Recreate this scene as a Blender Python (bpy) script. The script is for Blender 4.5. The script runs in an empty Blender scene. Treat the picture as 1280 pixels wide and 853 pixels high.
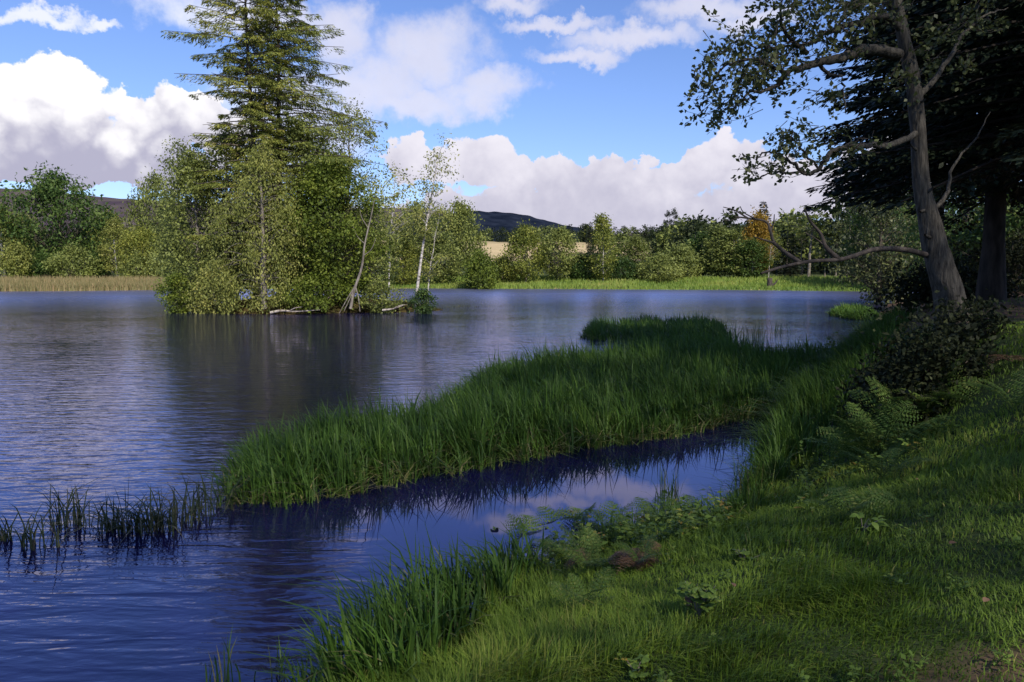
import bpy, math, random
import numpy as np
from mathutils import Vector

scene = bpy.context.scene
R = math.radians
# ------------------------------------------------------------------ camera
W0, H0, FPX = 1280.0, 853.0, 960.0
PITCH = math.atan(88.5 / FPX)
CAM_Z = 2.7
cam_d = bpy.data.cameras.new('camera')
cam = bpy.data.objects.new('camera', cam_d)
scene.collection.objects.link(cam)
cam.location = (0, 0, CAM_Z)
cam.rotation_euler = (math.pi / 2 - PITCH, 0, 0)
cam_d.sensor_width = 36.0
cam_d.lens = 36.0 * FPX / W0
cam_d.clip_start = 0.05
cam_d.clip_end = 9000
scene.camera = cam

# ------------------------------------------------------------------ light
SUN_AZ, SUN_EL = R(152), R(40)          # from +Y clockwise: behind the viewer and to the right
SKY_STRENGTH, SUN_STRENGTH, EXPOSURE = 0.075, 2.7, 0.95
S = Vector((math.cos(SUN_EL) * math.sin(SUN_AZ), math.cos(SUN_EL) * math.cos(SUN_AZ), math.sin(SUN_EL)))
sun_d = bpy.data.lights.new('sun', 'SUN')
sun_d.energy = SUN_STRENGTH
sun_d.angle = R(0.8)
sun_d.color = (1.0, 0.93, 0.82)
sun = bpy.data.objects.new('sun', sun_d)
scene.collection.objects.link(sun)
sun.rotation_euler = S.to_track_quat('Z', 'Y').to_euler()
scene.view_settings.view_transform = 'Standard'
scene.view_settings.look = 'None'
scene.view_settings.exposure = EXPOSURE
scene.view_settings.gamma = 1.0
scene.view_settings.use_curve_mapping = False
scene.render.engine = 'CYCLES'
scene.cycles.max_bounces = 5
scene.cycles.diffuse_bounces = 2
scene.cycles.transparent_max_bounces = 8

def build_world():
    w = bpy.data.worlds.new('World')
    scene.world = w
    w.use_nodes = True
    w.cycles.sampling_method = 'MANUAL'; w.cycles.sample_map_resolution = 256
    nt = w.node_tree
    nt.nodes.clear()
    L = nt.links.new
    def put(sock, v):
        if isinstance(v, (int, float)):
            sock.default_value = v
        else:
            L(v, sock)
    def M(op, a, b=None, c=None, clamp=False):
        n = nt.nodes.new('ShaderNodeMath'); n.operation = op; n.use_clamp = clamp
        put(n.inputs[0], a)
        if b is not None: put(n.inputs[1], b)
        if c is not None: put(n.inputs[2], c)
        return n.outputs[0]
    def VM(op, a, b):
        n = nt.nodes.new('ShaderNodeVectorMath'); n.operation = op
        L(a, n.inputs[0])
        if isinstance(b, tuple): n.inputs[1].default_value = b
        else: L(b, n.inputs[1])
        return n.outputs[0]
    def noise(vec, scale, detail=6, rough=0.55, off=None):
        if off is not None: vec = VM('ADD', vec, off)
        n = nt.nodes.new('ShaderNodeTexNoise')
        n.inputs['Scale'].default_value = scale
        n.inputs['Detail'].default_value = detail
        n.inputs['Roughness'].default_value = rough
        L(vec, n.inputs['Vector'])
        return n
    def sstep(lo, hi, v):
        n = nt.nodes.new('ShaderNodeMapRange'); n.interpolation_type = 'SMOOTHSTEP'
        n.inputs[1].default_value = lo; n.inputs[2].default_value = hi
        L(v, n.inputs[0]); return n.outputs[0]
    def mixc(f, a, b):
        n = nt.nodes.new('ShaderNodeMix'); n.data_type = 'RGBA'
        put(n.inputs[0], f)
        for s, v in ((n.inputs[6], a), (n.inputs[7], b)):
            if isinstance(v, tuple): s.default_value = (*v, 1)
            else: L(v, s)
        return n.outputs[2]
    tc = nt.nodes.new('ShaderNodeTexCoord')
    d = tc.outputs['Generated']
    sx = nt.nodes.new('ShaderNodeSeparateXYZ'); L(d, sx.inputs[0])
    az = M('MULTIPLY', M('ARCTAN2', sx.outputs[0], sx.outputs[1]), 57.29578)
    el = M('MULTIPLY', M('ARCSINE', sx.outputs[2]), 57.29578)
    # billowing: the angular position is warped by turbulence
    wn = noise(d, 15.0, 6, 0.6)
    wc = nt.nodes.new('ShaderNodeSeparateColor'); L(wn.outputs['Color'], wc.inputs[0])
    az2 = M('ADD', az, M('MULTIPLY', M('SUBTRACT', wc.outputs[0], 0.5), 7.0))
    el2 = M('ADD', el, M('MULTIPLY', M('SUBTRACT', wc.outputs[1], 0.5), 5.5))
    def px(u, v):
        X, Y = (u - 640) / FPX, (426.5 - v) / FPX
        cy, cz = math.cos(PITCH) + Y * math.sin(PITCH), -math.sin(PITCH) + Y * math.cos(PITCH)
        return math.degrees(math.atan2(X, cy)), math.degrees(math.atan2(cz, math.hypot(X, cy)))
    def blobs(lst, a, e):
        out = None
        for (u, v, ru, rv) in lst:
            a0, e0 = px(u, v); a1, _ = px(u + ru, v); _, e1 = px(u, v - rv)
            qa = M('MULTIPLY', M('SUBTRACT', a, a0), 1 / abs(a1 - a0))
            qe = M('MULTIPLY', M('SUBTRACT', e, e0), 1 / abs(e1 - e0))
            b = M('SUBTRACT', 1.0, M('ADD', M('MULTIPLY', qa, qa), M('MULTIPLY', qe, qe)))
            out = b if out is None else M('SMOOTH_MAX', out, b, 0.25)
        return out
    cumulus = [(70, 135, 75, 62), (-15, 150, 70, 55), (205, 155, 72, 40), (270, 160, 50, 35), (120, 195, 170, 32), (70, 214, 190, 20),
               (585, 200, 75, 36), (660, 215, 90, 34), (520, 195, 45, 30), (760, 228, 110, 28), (905, 205, 62, 40), (850, 225, 60, 25),
               (985, 230, 90, 36), (770, 268, 360, 36), (1130, 215, 110, 42), (-150, 150, 90, 60), (-260, 190, 120, 40)]
    soft = [(545, 65, 70, 46), (600, 112, 60, 27), (470, 105, 70, 45), (425, 40, 45, 40), (520, 128, 90, 20), (330, 20, 130, 30),
            (790, 48, 85, 16), (715, 72, 50, 11), (930, 30, 60, 14), (30, 20, 70, 9), (690, 30, 60, 10), (880, 12, 80, 18), (640, 5, 45, 13), (128, 36, 26, 7), (360, 160, 90, 60)]
    F1 = blobs(cumulus, az2, el2)
    F2 = blobs(soft, az2, el2)
    # elsewhere the same kind of broken cumulus, driven by noise
    flat = nt.nodes.new('ShaderNodeVectorMath'); flat.operation = 'MULTIPLY'
    L(d, flat.inputs[0]); flat.inputs[1].default_value = (1, 1, 2.1)
    G = M('MULTIPLY', M('SUBTRACT', noise(flat.outputs[0], 2.6, 7, 0.55, (3.7, 1.2, 0.4)).outputs[0], 0.6), 7.0)
    Gu = M('MULTIPLY', M('SUBTRACT', noise(flat.outputs[0], 2.6, 5, 0.55, (3.7, 1.2, 0.5)).outputs[0], 0.6), 7.0)
    wout = M('MAXIMUM', sstep(36, 46, M('ABSOLUTE', az)), sstep(19, 26, el))
    def vor(scale):
        n = nt.nodes.new('ShaderNodeTexVoronoi'); n.feature = 'F1'; n.inputs['Scale'].default_value = scale
        L(wv, n.inputs['Vector']); return n.outputs['Distance']
    wv = VM('ADD', d, VM('MULTIPLY', VM('SUBTRACT', wn.outputs['Color'], (.5, .5, .5)), (.05, .05, .05)))
    billow = M('ADD', M('SUBTRACT', 0.42, vor(26)), M('MULTIPLY', M('SUBTRACT', 0.4, vor(62)), 0.5))
    fine = M('MULTIPLY', M('SUBTRACT', noise(d, 40, 5, 0.62).outputs[0], 0.5), 1.3)
    puff = M('SUBTRACT', noise(d, 9, 5, 0.6, (0.3, 0, 0.1)).outputs[0], 0.5)
    D1 = sstep(-0.06, 0.16, M('ADD', F1, M('MULTIPLY', billow, 0.75)))
    D2 = M('MULTIPLY', sstep(-0.9, 1.1, M('ADD', M('ADD', F2, fine), M('MULTIPLY', puff, 1.6))), 0.75)
    DG = sstep(-0.1, 0.6, M('ADD', G, M('MULTIPLY', fine, 0.5)))
    inv = M('SUBTRACT', 1.0, wout)
    dens = M('ADD', M('MULTIPLY', M('MAXIMUM', D1, D2), inv), M('MULTIPLY', DG, wout), clamp=True)
    left = sstep(-15, -24, az)            # the big cloud on the left stands square to the sun
    up = M('ADD', el, M('ADD', M('MULTIPLY', puff, 9.0), M('MULTIPLY', billow, 3.0)))
    shl = sstep(11.0, 6.4, up)
    shr = M('ADD', M('MULTIPLY', sstep(10.0, 3.0, up), 0.62), M('MULTIPLY', M('SUBTRACT', fine, -0.25), 0.35), clamp=True)
    shin = M('ADD', M('MULTIPLY', shl, left), M('MULTIPLY', shr, M('SUBTRACT', 1.0, left)))
    shout = sstep(-0.35, 1.25, M('ADD', Gu, puff))
    shade = M('ADD', M('MULTIPLY', shin, inv), M('MULTIPLY', shout, wout), clamp=True)
    sky = nt.nodes.new('ShaderNodeTexSky')
    sky.sky_type = 'NISHITA'; sky.sun_disc = False
    sky.sun_elevation = SUN_EL; sky.sun_rotation = SUN_AZ
    sky.air_density = 1.0; sky.dust_density = 0.4; sky.ozone_density = 2.0
    skyc = VM('MULTIPLY', sky.outputs[0], (SKY_STRENGTH * 0.75, SKY_STRENGTH * 0.84, SKY_STRENGTH * 1.17))
    whitec = mixc(left, (0.47, 0.455, 0.50), (0.57, 0.56, 0.57))
    cloudc = mixc(shade, whitec, (0.25, 0.245, 0.32))
    fin = mixc(dens, skyc, cloudc)
    bg = nt.nodes.new('ShaderNodeBackground'); L(fin, bg.inputs[0]); bg.inputs[1].default_value = 1.0
    out = nt.nodes.new('ShaderNodeOutputWorld'); L(bg.outputs[0], out.inputs[0])
build_world()

# ------------------------------------------------------------------ pixel helpers (only used to find real positions)
def ray(u, v):
    X, Y = (u - 640) / FPX, (426.5 - v) / FPX
    return np.array((X, math.cos(PITCH) + Y * math.sin(PITCH), -math.sin(PITCH) + Y * math.cos(PITCH)))
def at(u, v, y):
    d = ray(u, v); return np.array((0, 0, CAM_Z)) + d * (y / d[1])
def on_z(u, v, z=0.0):
    d = ray(u, v); return np.array((0, 0, CAM_Z)) + d * ((z - CAM_Z) / d[2])
def xy(u, v, z=0.0):
    p = on_z(u, v, z); return (p[0], p[1])

# ------------------------------------------------------------------ numeric helpers
def vnoise(x, y, seed=0):
    xi, yi = np.floor(x).astype(np.int64), np.floor(y).astype(np.int64)
    xf, yf = x - xi, y - yi
    def h(a, b):
        n = (a * 374761393 + b * 668265263 + seed * 974634777) & 0x7fffffff
        n = ((n ^ (n >> 13)) * 1274126177) & 0x7fffffff
        return ((n ^ (n >> 16)) & 0xffff) / 65535.0
    u, v = xf * xf * (3 - 2 * xf), yf * yf * (3 - 2 * yf)
    return (h(xi, yi) * (1 - u) + h(xi + 1, yi) * u) * (1 - v) + (h(xi, yi + 1) * (1 - u) + h(xi + 1, yi + 1) * u) * v
def fbm(x, y, seed=0, o=4):
    s, a, t = 0, 1.0, 0
    for i in range(o):
        s = s + a * vnoise(x * 2 ** i, y * 2 ** i, seed + i); t += a; a *= 0.5
    return s / t
def sst(a, b, x):
    t = np.clip((x - a) / (b - a), 0, 1); return t * t * (3 - 2 * t)
def inside(poly, x, y):
    c = np.zeros(np.shape(x), bool); n = len(poly)
    for i in range(n):
        (x0, y0), (x1, y1) = poly[i], poly[(i + 1) % n]
        m = ((y0 > y) != (y1 > y)) & (x < (x1 - x0) * (y - y0) / (y1 - y0 + 1e-12) + x0)
        c ^= m
    return c
def pdist(poly, x, y, closed=True):
    best = np.full(np.shape(x), 1e9); n = len(poly)
    for i in range(n if closed else n - 1):
        (x0, y0), (x1, y1) = poly[i], poly[(i + 1) % n]
        dx, dy = x1 - x0, y1 - y0
        t = np.clip(((x - x0) * dx + (y - y0) * dy) / (dx * dx + dy * dy + 1e-12), 0, 1)
        best = np.minimum(best, np.hypot(x - x0 - t * dx, y - y0 - t * dy))
    return best
def sdist(poly, x, y):          # positive inside
    d = pdist(poly, x, y); return np.where(inside(poly, x, y), d, -d)
def unit(a):
    return a / (np.linalg.norm(a, axis=-1, keepdims=True) + 1e-9)

# ------------------------------------------------------------------ mesh builder
class MB:
    def __init__(s):
        s.V, s.T, s.Q, s.A, s.n = [], [], [], [], 0
    def add(s, v, tris=None, quads=None, var=0.5):
        v = np.asarray(v, float)
        if tris is not None and len(tris): s.T.append(np.asarray(tris) + s.n)
        if quads is not None and len(quads): s.Q.append(np.asarray(quads) + s.n)
        s.V.append(v); s.A.append(np.broadcast_to(np.asarray(var, float), (len(v),)))
        s.n += len(v)
    def mesh(s, name, mat, smooth=False):
        me = bpy.data.meshes.new(name)
        V = np.concatenate(s.V) if s.V else np.zeros((0, 3))
        T = np.concatenate(s.T) if s.T else np.zeros((0, 3), int)
        Q = np.concatenate(s.Q) if s.Q else np.zeros((0, 4), int)
        nl = T.size + Q.size
        me.vertices.add(len(V)); me.vertices.foreach_set('co', V.astype(np.float32).ravel())
        me.loops.add(nl); me.loops.foreach_set('vertex_index', np.concatenate([T.ravel(), Q.ravel()]).astype(np.int32))
        npoly = len(T) + len(Q)
        me.polygons.add(npoly)
        st = np.concatenate([np.arange(len(T)) * 3, T.size + np.arange(len(Q)) * 4]).astype(np.int32)
        me.polygons.foreach_set('loop_start', st)
        me.update(calc_edges=True)
        if smooth: me.polygons.foreach_set('use_smooth', np.ones(npoly, bool))
        at_ = me.attributes.new('var', 'FLOAT', 'POINT')
        at_.data.foreach_set('value', np.concatenate(s.A).astype(np.float32))
        me.materials.append(mat)
        return me
    def build(s, name, mat, parent=None, smooth=False):
        return link(name, s.mesh(name, mat, smooth), parent)

def link(name, data, parent=None):
    o = bpy.data.objects.new(name, data)
    scene.collection.objects.link(o)
    if parent is not None: o.parent = parent
    return o
def tag(o, label=None, cat=None, group=None, kind=None):
    if label: o['label'] = label
    if cat: o['category'] = cat
    if group: o['group'] = group
    if kind: o['kind'] = kind
    return o
def thing(name, label, cat, loc=(0, 0, 0), rz=0.0, group=None):
    o = link(name, None); o.location = tuple(map(float, loc)); o.rotation_euler = (0, 0, rz)
    o.empty_display_size = 0.2
    return tag(o, label, cat, group)

def tube(mb, pts, rad, n=6, var=0.5, rough=0.0, seed=0):
    pts = np.asarray(pts, float); rad = np.broadcast_to(np.asarray(rad, float), (len(pts),))
    tg = unit(np.gradient(pts, axis=0))
    ref = np.array((0.0, 0, 1)) if abs(tg[0][2]) < 0.8 else np.array((1.0, 0, 0))
    a = np.arange(n) * 2 * math.pi / n
    side = unit(np.cross(tg, ref)); up = np.cross(side, tg)
    rad2 = np.repeat(rad[:, None], n, 1)
    if rough:
        ln = np.concatenate([[0], np.cumsum(np.linalg.norm(np.diff(pts, axis=0), axis=1))])
        A_, L_ = np.meshgrid(a, ln)
        nz = fbm(np.cos(A_) * 1.6 + 5 + L_ * .35, np.sin(A_) * 1.6 + 5 + L_ * 2.2, seed) - .5
        nz = nz + .45 * (vnoise(np.cos(A_) * 4 + 9, np.sin(A_) * 4 + 9 + L_ * .8, seed + 5) - .5)
        flare = np.exp(-ln / .45)[:, None] * .55 * np.cos(A_ * 5 + 1 + np.sin(A_ * 2)) * (L_ < 1.6)
        rad2 = rad2 * (1 + rough * 2.2 * nz + rough * 1.6 * flare)
    ring = pts[:, None] + rad2[:, :, None] * (np.cos(a)[None, :, None] * side[:, None] + np.sin(a)[None, :, None] * up[:, None])
    k = len(pts)
    i = np.arange(k - 1)[:, None] * n; j = np.arange(n)[None]; j2 = (j + 1) % n
    q = np.stack([i + j, i + j2, i + n + j2, i + n + j], -1).reshape(-1, 4)
    mb.add(ring.reshape(-1, 3), None, q, var)

def curve(p, k=8):           # smooth Catmull-Rom through points
    p = np.asarray(p, float)
    if len(p) < 3: return np.linspace(p[0], p[-1], k)
    q = np.vstack([2 * p[0] - p[1], p, 2 * p[-1] - p[-2]]); out = []
    for i in range(1, len(q) - 2):
        for t in np.linspace(0, 1, k, endpoint=False):
            a, b, c, d = q[i - 1], q[i], q[i + 1], q[i + 2]
            out.append(0.5 * (2 * b + (c - a) * t + (2 * a - 5 * b + 4 * c - d) * t * t + (3 * b - a - 3 * c + d) * t ** 3))
    out.append(p[-1]); return np.array(out)

def leaves(mb, pos, dirv, nrm, ln, wd, var):
    dirv = unit(dirv); side = unit(np.cross(dirv, nrm)); nn = np.cross(side, dirv)
    ln = np.broadcast_to(ln, (len(pos),))[:, None]; wd = np.broadcast_to(wd, (len(pos),))[:, None]
    mid = pos + dirv * ln * 0.45
    v = np.stack([pos, mid + side * wd * .5 + nn * wd * .14, pos + dirv * ln, mid - side * wd * .5 + nn * wd * .14], 1).reshape(-1, 3)
    n = len(pos)
    mb.add(v, None, np.arange(n * 4).reshape(n, 4), np.repeat(np.broadcast_to(var, (n,)), 4))

def blades(mb, pos, h, lean_a, lean, wd, var, seg=2, face=None):
    n = len(pos)
    ld = np.stack([np.cos(lean_a), np.sin(lean_a), np.zeros(n)], 1)
    fa = lean_a + np.pi / 2 if face is None else face
    sd = np.stack([np.cos(fa), np.sin(fa), np.zeros(n)], 1)
    ts = (0, .5) if seg == 2 else (0, .38, .72)
    rows = []
    def c(t):
        bend = lean * t ** 2.0
        z = t * (1 - .42 * np.clip(lean, 0, 1.6) * t * t)
        return pos + ld * (h * bend)[:, None] + np.array((0, 0, 1.0)) * (h * z)[:, None]
    for t in ts:
        w = (wd * (1 - .55 * t * t) * .5)[:, None]
        rows += [c(t) - sd * w, c(t) + sd * w]
    rows.append(c(1.0))
    m = len(rows)
    v = np.stack(rows, 1).reshape(-1, 3)
    b = np.arange(n)[:, None] * m
    q = [np.concatenate([b + 2 * k, b + 2 * k + 1, b + 2 * k + 3, b + 2 * k + 2], 1) for k in range(len(ts) - 1)]
    t = np.concatenate([b + m - 3, b + m - 2, b + m - 1], 1)
    mb.add(v, t, np.concatenate(q), np.repeat(np.broadcast_to(var, (n,)), m))

# ------------------------------------------------------------------ materials
def newmat(name):
    m = bpy.data.materials.new(name); m.use_nodes = True
    nt = m.node_tree; nt.nodes.clear()
    o = nt.nodes.new('ShaderNodeOutputMaterial')
    return m, nt, o
def ramp(nt, fac, stops):
    r = nt.nodes.new('ShaderNodeValToRGB')
    e = r.color_ramp.elements
    while len(e) < len(stops): e.new(0.5)
    for k, (p, c) in zip(e, stops): k.position = p; k.color = (*c, 1)
    nt.links.new(fac, r.inputs[0]); return r.outputs[0]
def foliage(name, stops, trans=0.38, rough=0.55, spec=0.25, jitter=0.25):
    m, nt, o = newmat(name)
    a = nt.nodes.new('ShaderNodeAttribute'); a.attribute_name = 'var'
    oi = nt.nodes.new('ShaderNodeObjectInfo')
    add = nt.nodes.new('ShaderNodeMath'); add.operation = 'MULTIPLY_ADD'
    nt.links.new(oi.outputs['Random'], add.inputs[0]); add.inputs[1].default_value = jitter
    add2 = nt.nodes.new('ShaderNodeMath'); add2.operation = 'SUBTRACT'
    nt.links.new(a.outputs['Fac'], add.inputs[2])
    nt.links.new(add.outputs[0], add2.inputs[0]); add2.inputs[1].default_value = jitter * .5
    col = ramp(nt, add2.outputs[0], stops)
    p = nt.nodes.new('ShaderNodeBsdfPrincipled')
    nt.links.new(col, p.inputs['Base Color']); p.inputs['Roughness'].default_value = rough
    p.inputs['Specular IOR Level'].default_value = spec
    t = nt.nodes.new('ShaderNodeBsdfTranslucent'); nt.links.new(col, t.inputs[0])
    mx = nt.nodes.new('ShaderNodeMixShader'); mx.inputs[0].default_value = trans
    nt.links.new(p.outputs[0], mx.inputs[1]); nt.links.new(t.outputs[0], mx.inputs[2])
    nt.links.new(mx.outputs[0], o.inputs[0])
    return m
def bark(name, c0, c1, scale=6.0, stretch=(1, 1, .25), bump=.5, lo=.35, hi=.65, marks=None):
    m, nt, o = newmat(name)
    tc = nt.nodes.new('ShaderNodeTexCoord'); mp = nt.nodes.new('ShaderNodeMapping')
    mp.inputs['Scale'].default_value = stretch
    nt.links.new(tc.outputs['Object'], mp.inputs[0])
    n = nt.nodes.new('ShaderNodeTexNoise'); n.inputs['Scale'].default_value = scale; n.inputs['Detail'].default_value = 8
    nt.links.new(mp.outputs[0], n.inputs['Vector'])
    col = ramp(nt, n.outputs[0], [(lo, c0), (hi, c1)] if not marks else [(lo, marks), (lo + .05, c0), (hi, c1)])
    p = nt.nodes.new('ShaderNodeBsdfPrincipled'); p.inputs['Roughness'].default_value = .85
    p.inputs['Specular IOR Level'].default_value = .2
    nt.links.new(col, p.inputs['Base Color'])
    b = nt.nodes.new('ShaderNodeBump'); b.inputs['Strength'].default_value = bump; b.inputs['Distance'].default_value = .04
    nt.links.new(n.outputs[0], b.inputs['Height']); nt.links.new(b.outputs[0], p.inputs['Normal'])
    nt.links.new(p.outputs[0], o.inputs[0])
    return m

G_ = lambda *a: a
MAT = dict(
    oak=foliage('oak_leaf', [(0, (0.0336, 0.0648, 0.0166)), (0.5, (0.0688, 0.1234, 0.0275)), (1, (0.13, 0.1851, 0.0385))]),
    olive=foliage('olive_leaf', [(0, (0.0864, 0.1081, 0.0302)), (0.5, (0.1836, 0.216, 0.0518)), (1, (0.3241, 0.3458, 0.0864))]),
    yellow=foliage('yellow_green_leaf', [(0, (0.0963, 0.1238, 0.022)), (0.5, (0.2063, 0.2338, 0.0413)), (1, (0.33, 0.33, 0.0618))]),
    birch=foliage('birch_leaf', [(0, (0.1327, 0.1528, 0.0352)), (0.5, (0.2432, 0.2648, 0.0587)), (1, (0.3981, 0.378, 0.1026))], trans=.35),
    willow=foliage('willow_leaf', [(0, (0.0958, 0.1228, 0.0324)), (0.5, (0.1916, 0.2236, 0.054)), (1, (0.3113, 0.3465, 0.0917))]),
    bright=foliage('bright_leaf', [(0, (0.0684, 0.0986, 0.0138)), (0.5, (0.1294, 0.1752, 0.023)), (1, (0.2282, 0.2628, 0.0403))]),
    orange=foliage('autumn_leaf', [(0, (0.184, 0.115, 0.0161)), (0.5, (0.345, 0.207, 0.0253)), (1, (0.42, 0.299, 0.0345))]),
    spruce=foliage('spruce_needle', [(0, (0.0724, 0.1015, 0.0259)), (0.4, (0.1812, 0.2123, 0.0445)), (0.8, (0.3379, 0.3378, 0.0666)), (1, (0.3612, 0.2896, 0.0926))], trans=.25),
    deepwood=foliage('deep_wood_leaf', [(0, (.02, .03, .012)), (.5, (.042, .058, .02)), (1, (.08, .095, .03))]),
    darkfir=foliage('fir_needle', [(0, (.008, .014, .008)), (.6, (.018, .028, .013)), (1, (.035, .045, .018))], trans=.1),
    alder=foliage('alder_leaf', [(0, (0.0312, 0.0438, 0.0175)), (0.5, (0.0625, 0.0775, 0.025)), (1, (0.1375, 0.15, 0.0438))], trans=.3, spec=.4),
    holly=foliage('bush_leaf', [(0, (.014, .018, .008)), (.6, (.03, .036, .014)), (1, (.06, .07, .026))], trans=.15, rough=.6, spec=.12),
    reed=foliage('reed_blade', [(0, (0.0366, 0.0742, 0.0121)), (0.45, (0.0681, 0.1386, 0.0178)), (0.78, (0.1256, 0.1979, 0.0275)), (0.86, (0.1571, 0.1583, 0.0484)), (1, (0.3142, 0.2672, 0.1211))], trans=.3, jitter=0),
    dullreed=foliage('sparse_reed_blade', [(0, (.03, .045, .016)), (.6, (.06, .075, .025)), (1, (.16, .13, .07))], trans=.25, jitter=0),
    farreed=foliage('far_reed_blade', [(0, (0.108, 0.114, 0.04)), (0.5, (0.2052, 0.19, 0.075)), (1, (0.3672, 0.266, 0.13))], trans=.25, jitter=0),
    fargrass=foliage('far_grass_blade', [(0, (.1, .17, .025)), (.5, (.2, .27, .045)), (1, (.34, .33, .09))], trans=.25, jitter=0),
    grass=foliage('grass_blade', [(0, (0.0638, 0.1035, 0.0124)), (0.4, (0.1133, 0.1862, 0.0196)), (0.8, (0.1913, 0.276, 0.032)), (0.95, (0.2834, 0.276, 0.0622)), (1, (0.42, 0.345, 0.1155))], trans=.35, jitter=0),
    fern=foliage('fern_pinna', [(0, (0.06, 0.108, 0.024)), (0.6, (0.108, 0.18, 0.036)), (1, (0.216, 0.24, 0.06))], trans=.35),
    deadfern=foliage('dead_fern', [(0, (.09, .05, .025)), (.6, (.19, .105, .06)), (1, (.34, .23, .14))], trans=.2),
    weed=foliage('weed_leaf', [(0, (0.0604, 0.1035, 0.0195)), (0.6, (0.1207, 0.1898, 0.0292)), (0.85, (0.2415, 0.2932, 0.0488)), (1, (0.2932, 0.1552, 0.0292))], trans=.25),
    bark=bark('rough_bark', (.035, .028, .022), (.14, .115, .09)),
    alderbark=bark('lichened_bark', (.022, .019, .015), (.1, .088, .07), 26, (1, 1, .22), 1.0, .3, .72),
    firbark=bark('fir_bark', (.012, .01, .008), (.045, .036, .03), 9),
    darkbark=bark('dark_bark', (.03, .024, .02), (.1, .08, .065), 9),
    greybark=bark('grey_bark', (.09, .075, .06), (.26, .23, .19), 7),
    whitebark=bark('white_bark', (.3, .27, .23), (.55, .51, .46), 5, (1, 1, 2.5), .3, .36, .6, (.07, .06, .05)),
    deadwood=bark('weathered_wood', (.16, .13, .1), (.42, .37, .31), 8),
)

# ------------------------------------------------------------------ terrain
SHORE_NEAR = [(-120, -22), (-60, -18), (-25, -12), (-9, -4.5), (-3.0, 1.8)] + [xy(*p) for p in
    ((420, 905), (462, 866), (522, 826), (592, 778), (660, 724), (740, 685), (840, 665), (915, 640), (948, 600), (968, 555), (985, 515), (1010, 480),
     (1050, 440), (1082, 410), (1100, 388), (1118, 370))]
SHORE_FAR = [xy(*p) for p in ((1160, 365.5), (1080, 364.5), (1000, 363.6), (930, 362.8), (850, 362.3), (760, 361.8), (690, 361.5), (620, 361.2), (540, 360.6), (400, 361.5),
     (280, 362), (180, 362.5), (90, 363.5), (0, 364), (-90, 365), (-220, 366))] + [(-118, 70), (-135, 30)]
LAKE = SHORE_NEAR + SHORE_FAR
def ground_z(x, y):
    x = np.asarray(x, float); y = np.asarray(y, float)
    s = -sdist(LAKE, x, y)                      # positive on land
    r = np.hypot(x, y)
    near = 1 - sst(40, 75, r)
    nb = 1.12 * (1 - np.exp(-(np.maximum(s, 0) / 2.0) ** 1.45)) + 0.95 * sst(2.2, 7.5, x) * sst(0.3, 3.0, s) + .012 * np.maximum(s - 6, 0)
    nb = nb + 0.10 * (fbm(x * .9 + 7, y * .9, 5) - .5) * sst(.1, 1.2, s) + .05 * (vnoise(x * 3.1, y * 3.1, 9) - .5) * sst(.1, .8, s)
    prof = np.interp(r, [0, 95, 112, 128, 180, 300, 400, 520, 800, 1500, 4000], [.9, .9, 1.0, 1.25, 2.8, 7.6, 17.2, 20, 22, 24, 20])
    fb = prof * sst(0, 17, s) * (.92 + .16 * fbm(x * .05, y * .05, 3)) + .1 * sst(0, 1.0, s)
    land = nb * near + fb * (1 - near)
    bed = -np.minimum(.7, .15 - s * .22)
    return np.where(s > 0, land, bed)

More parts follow.
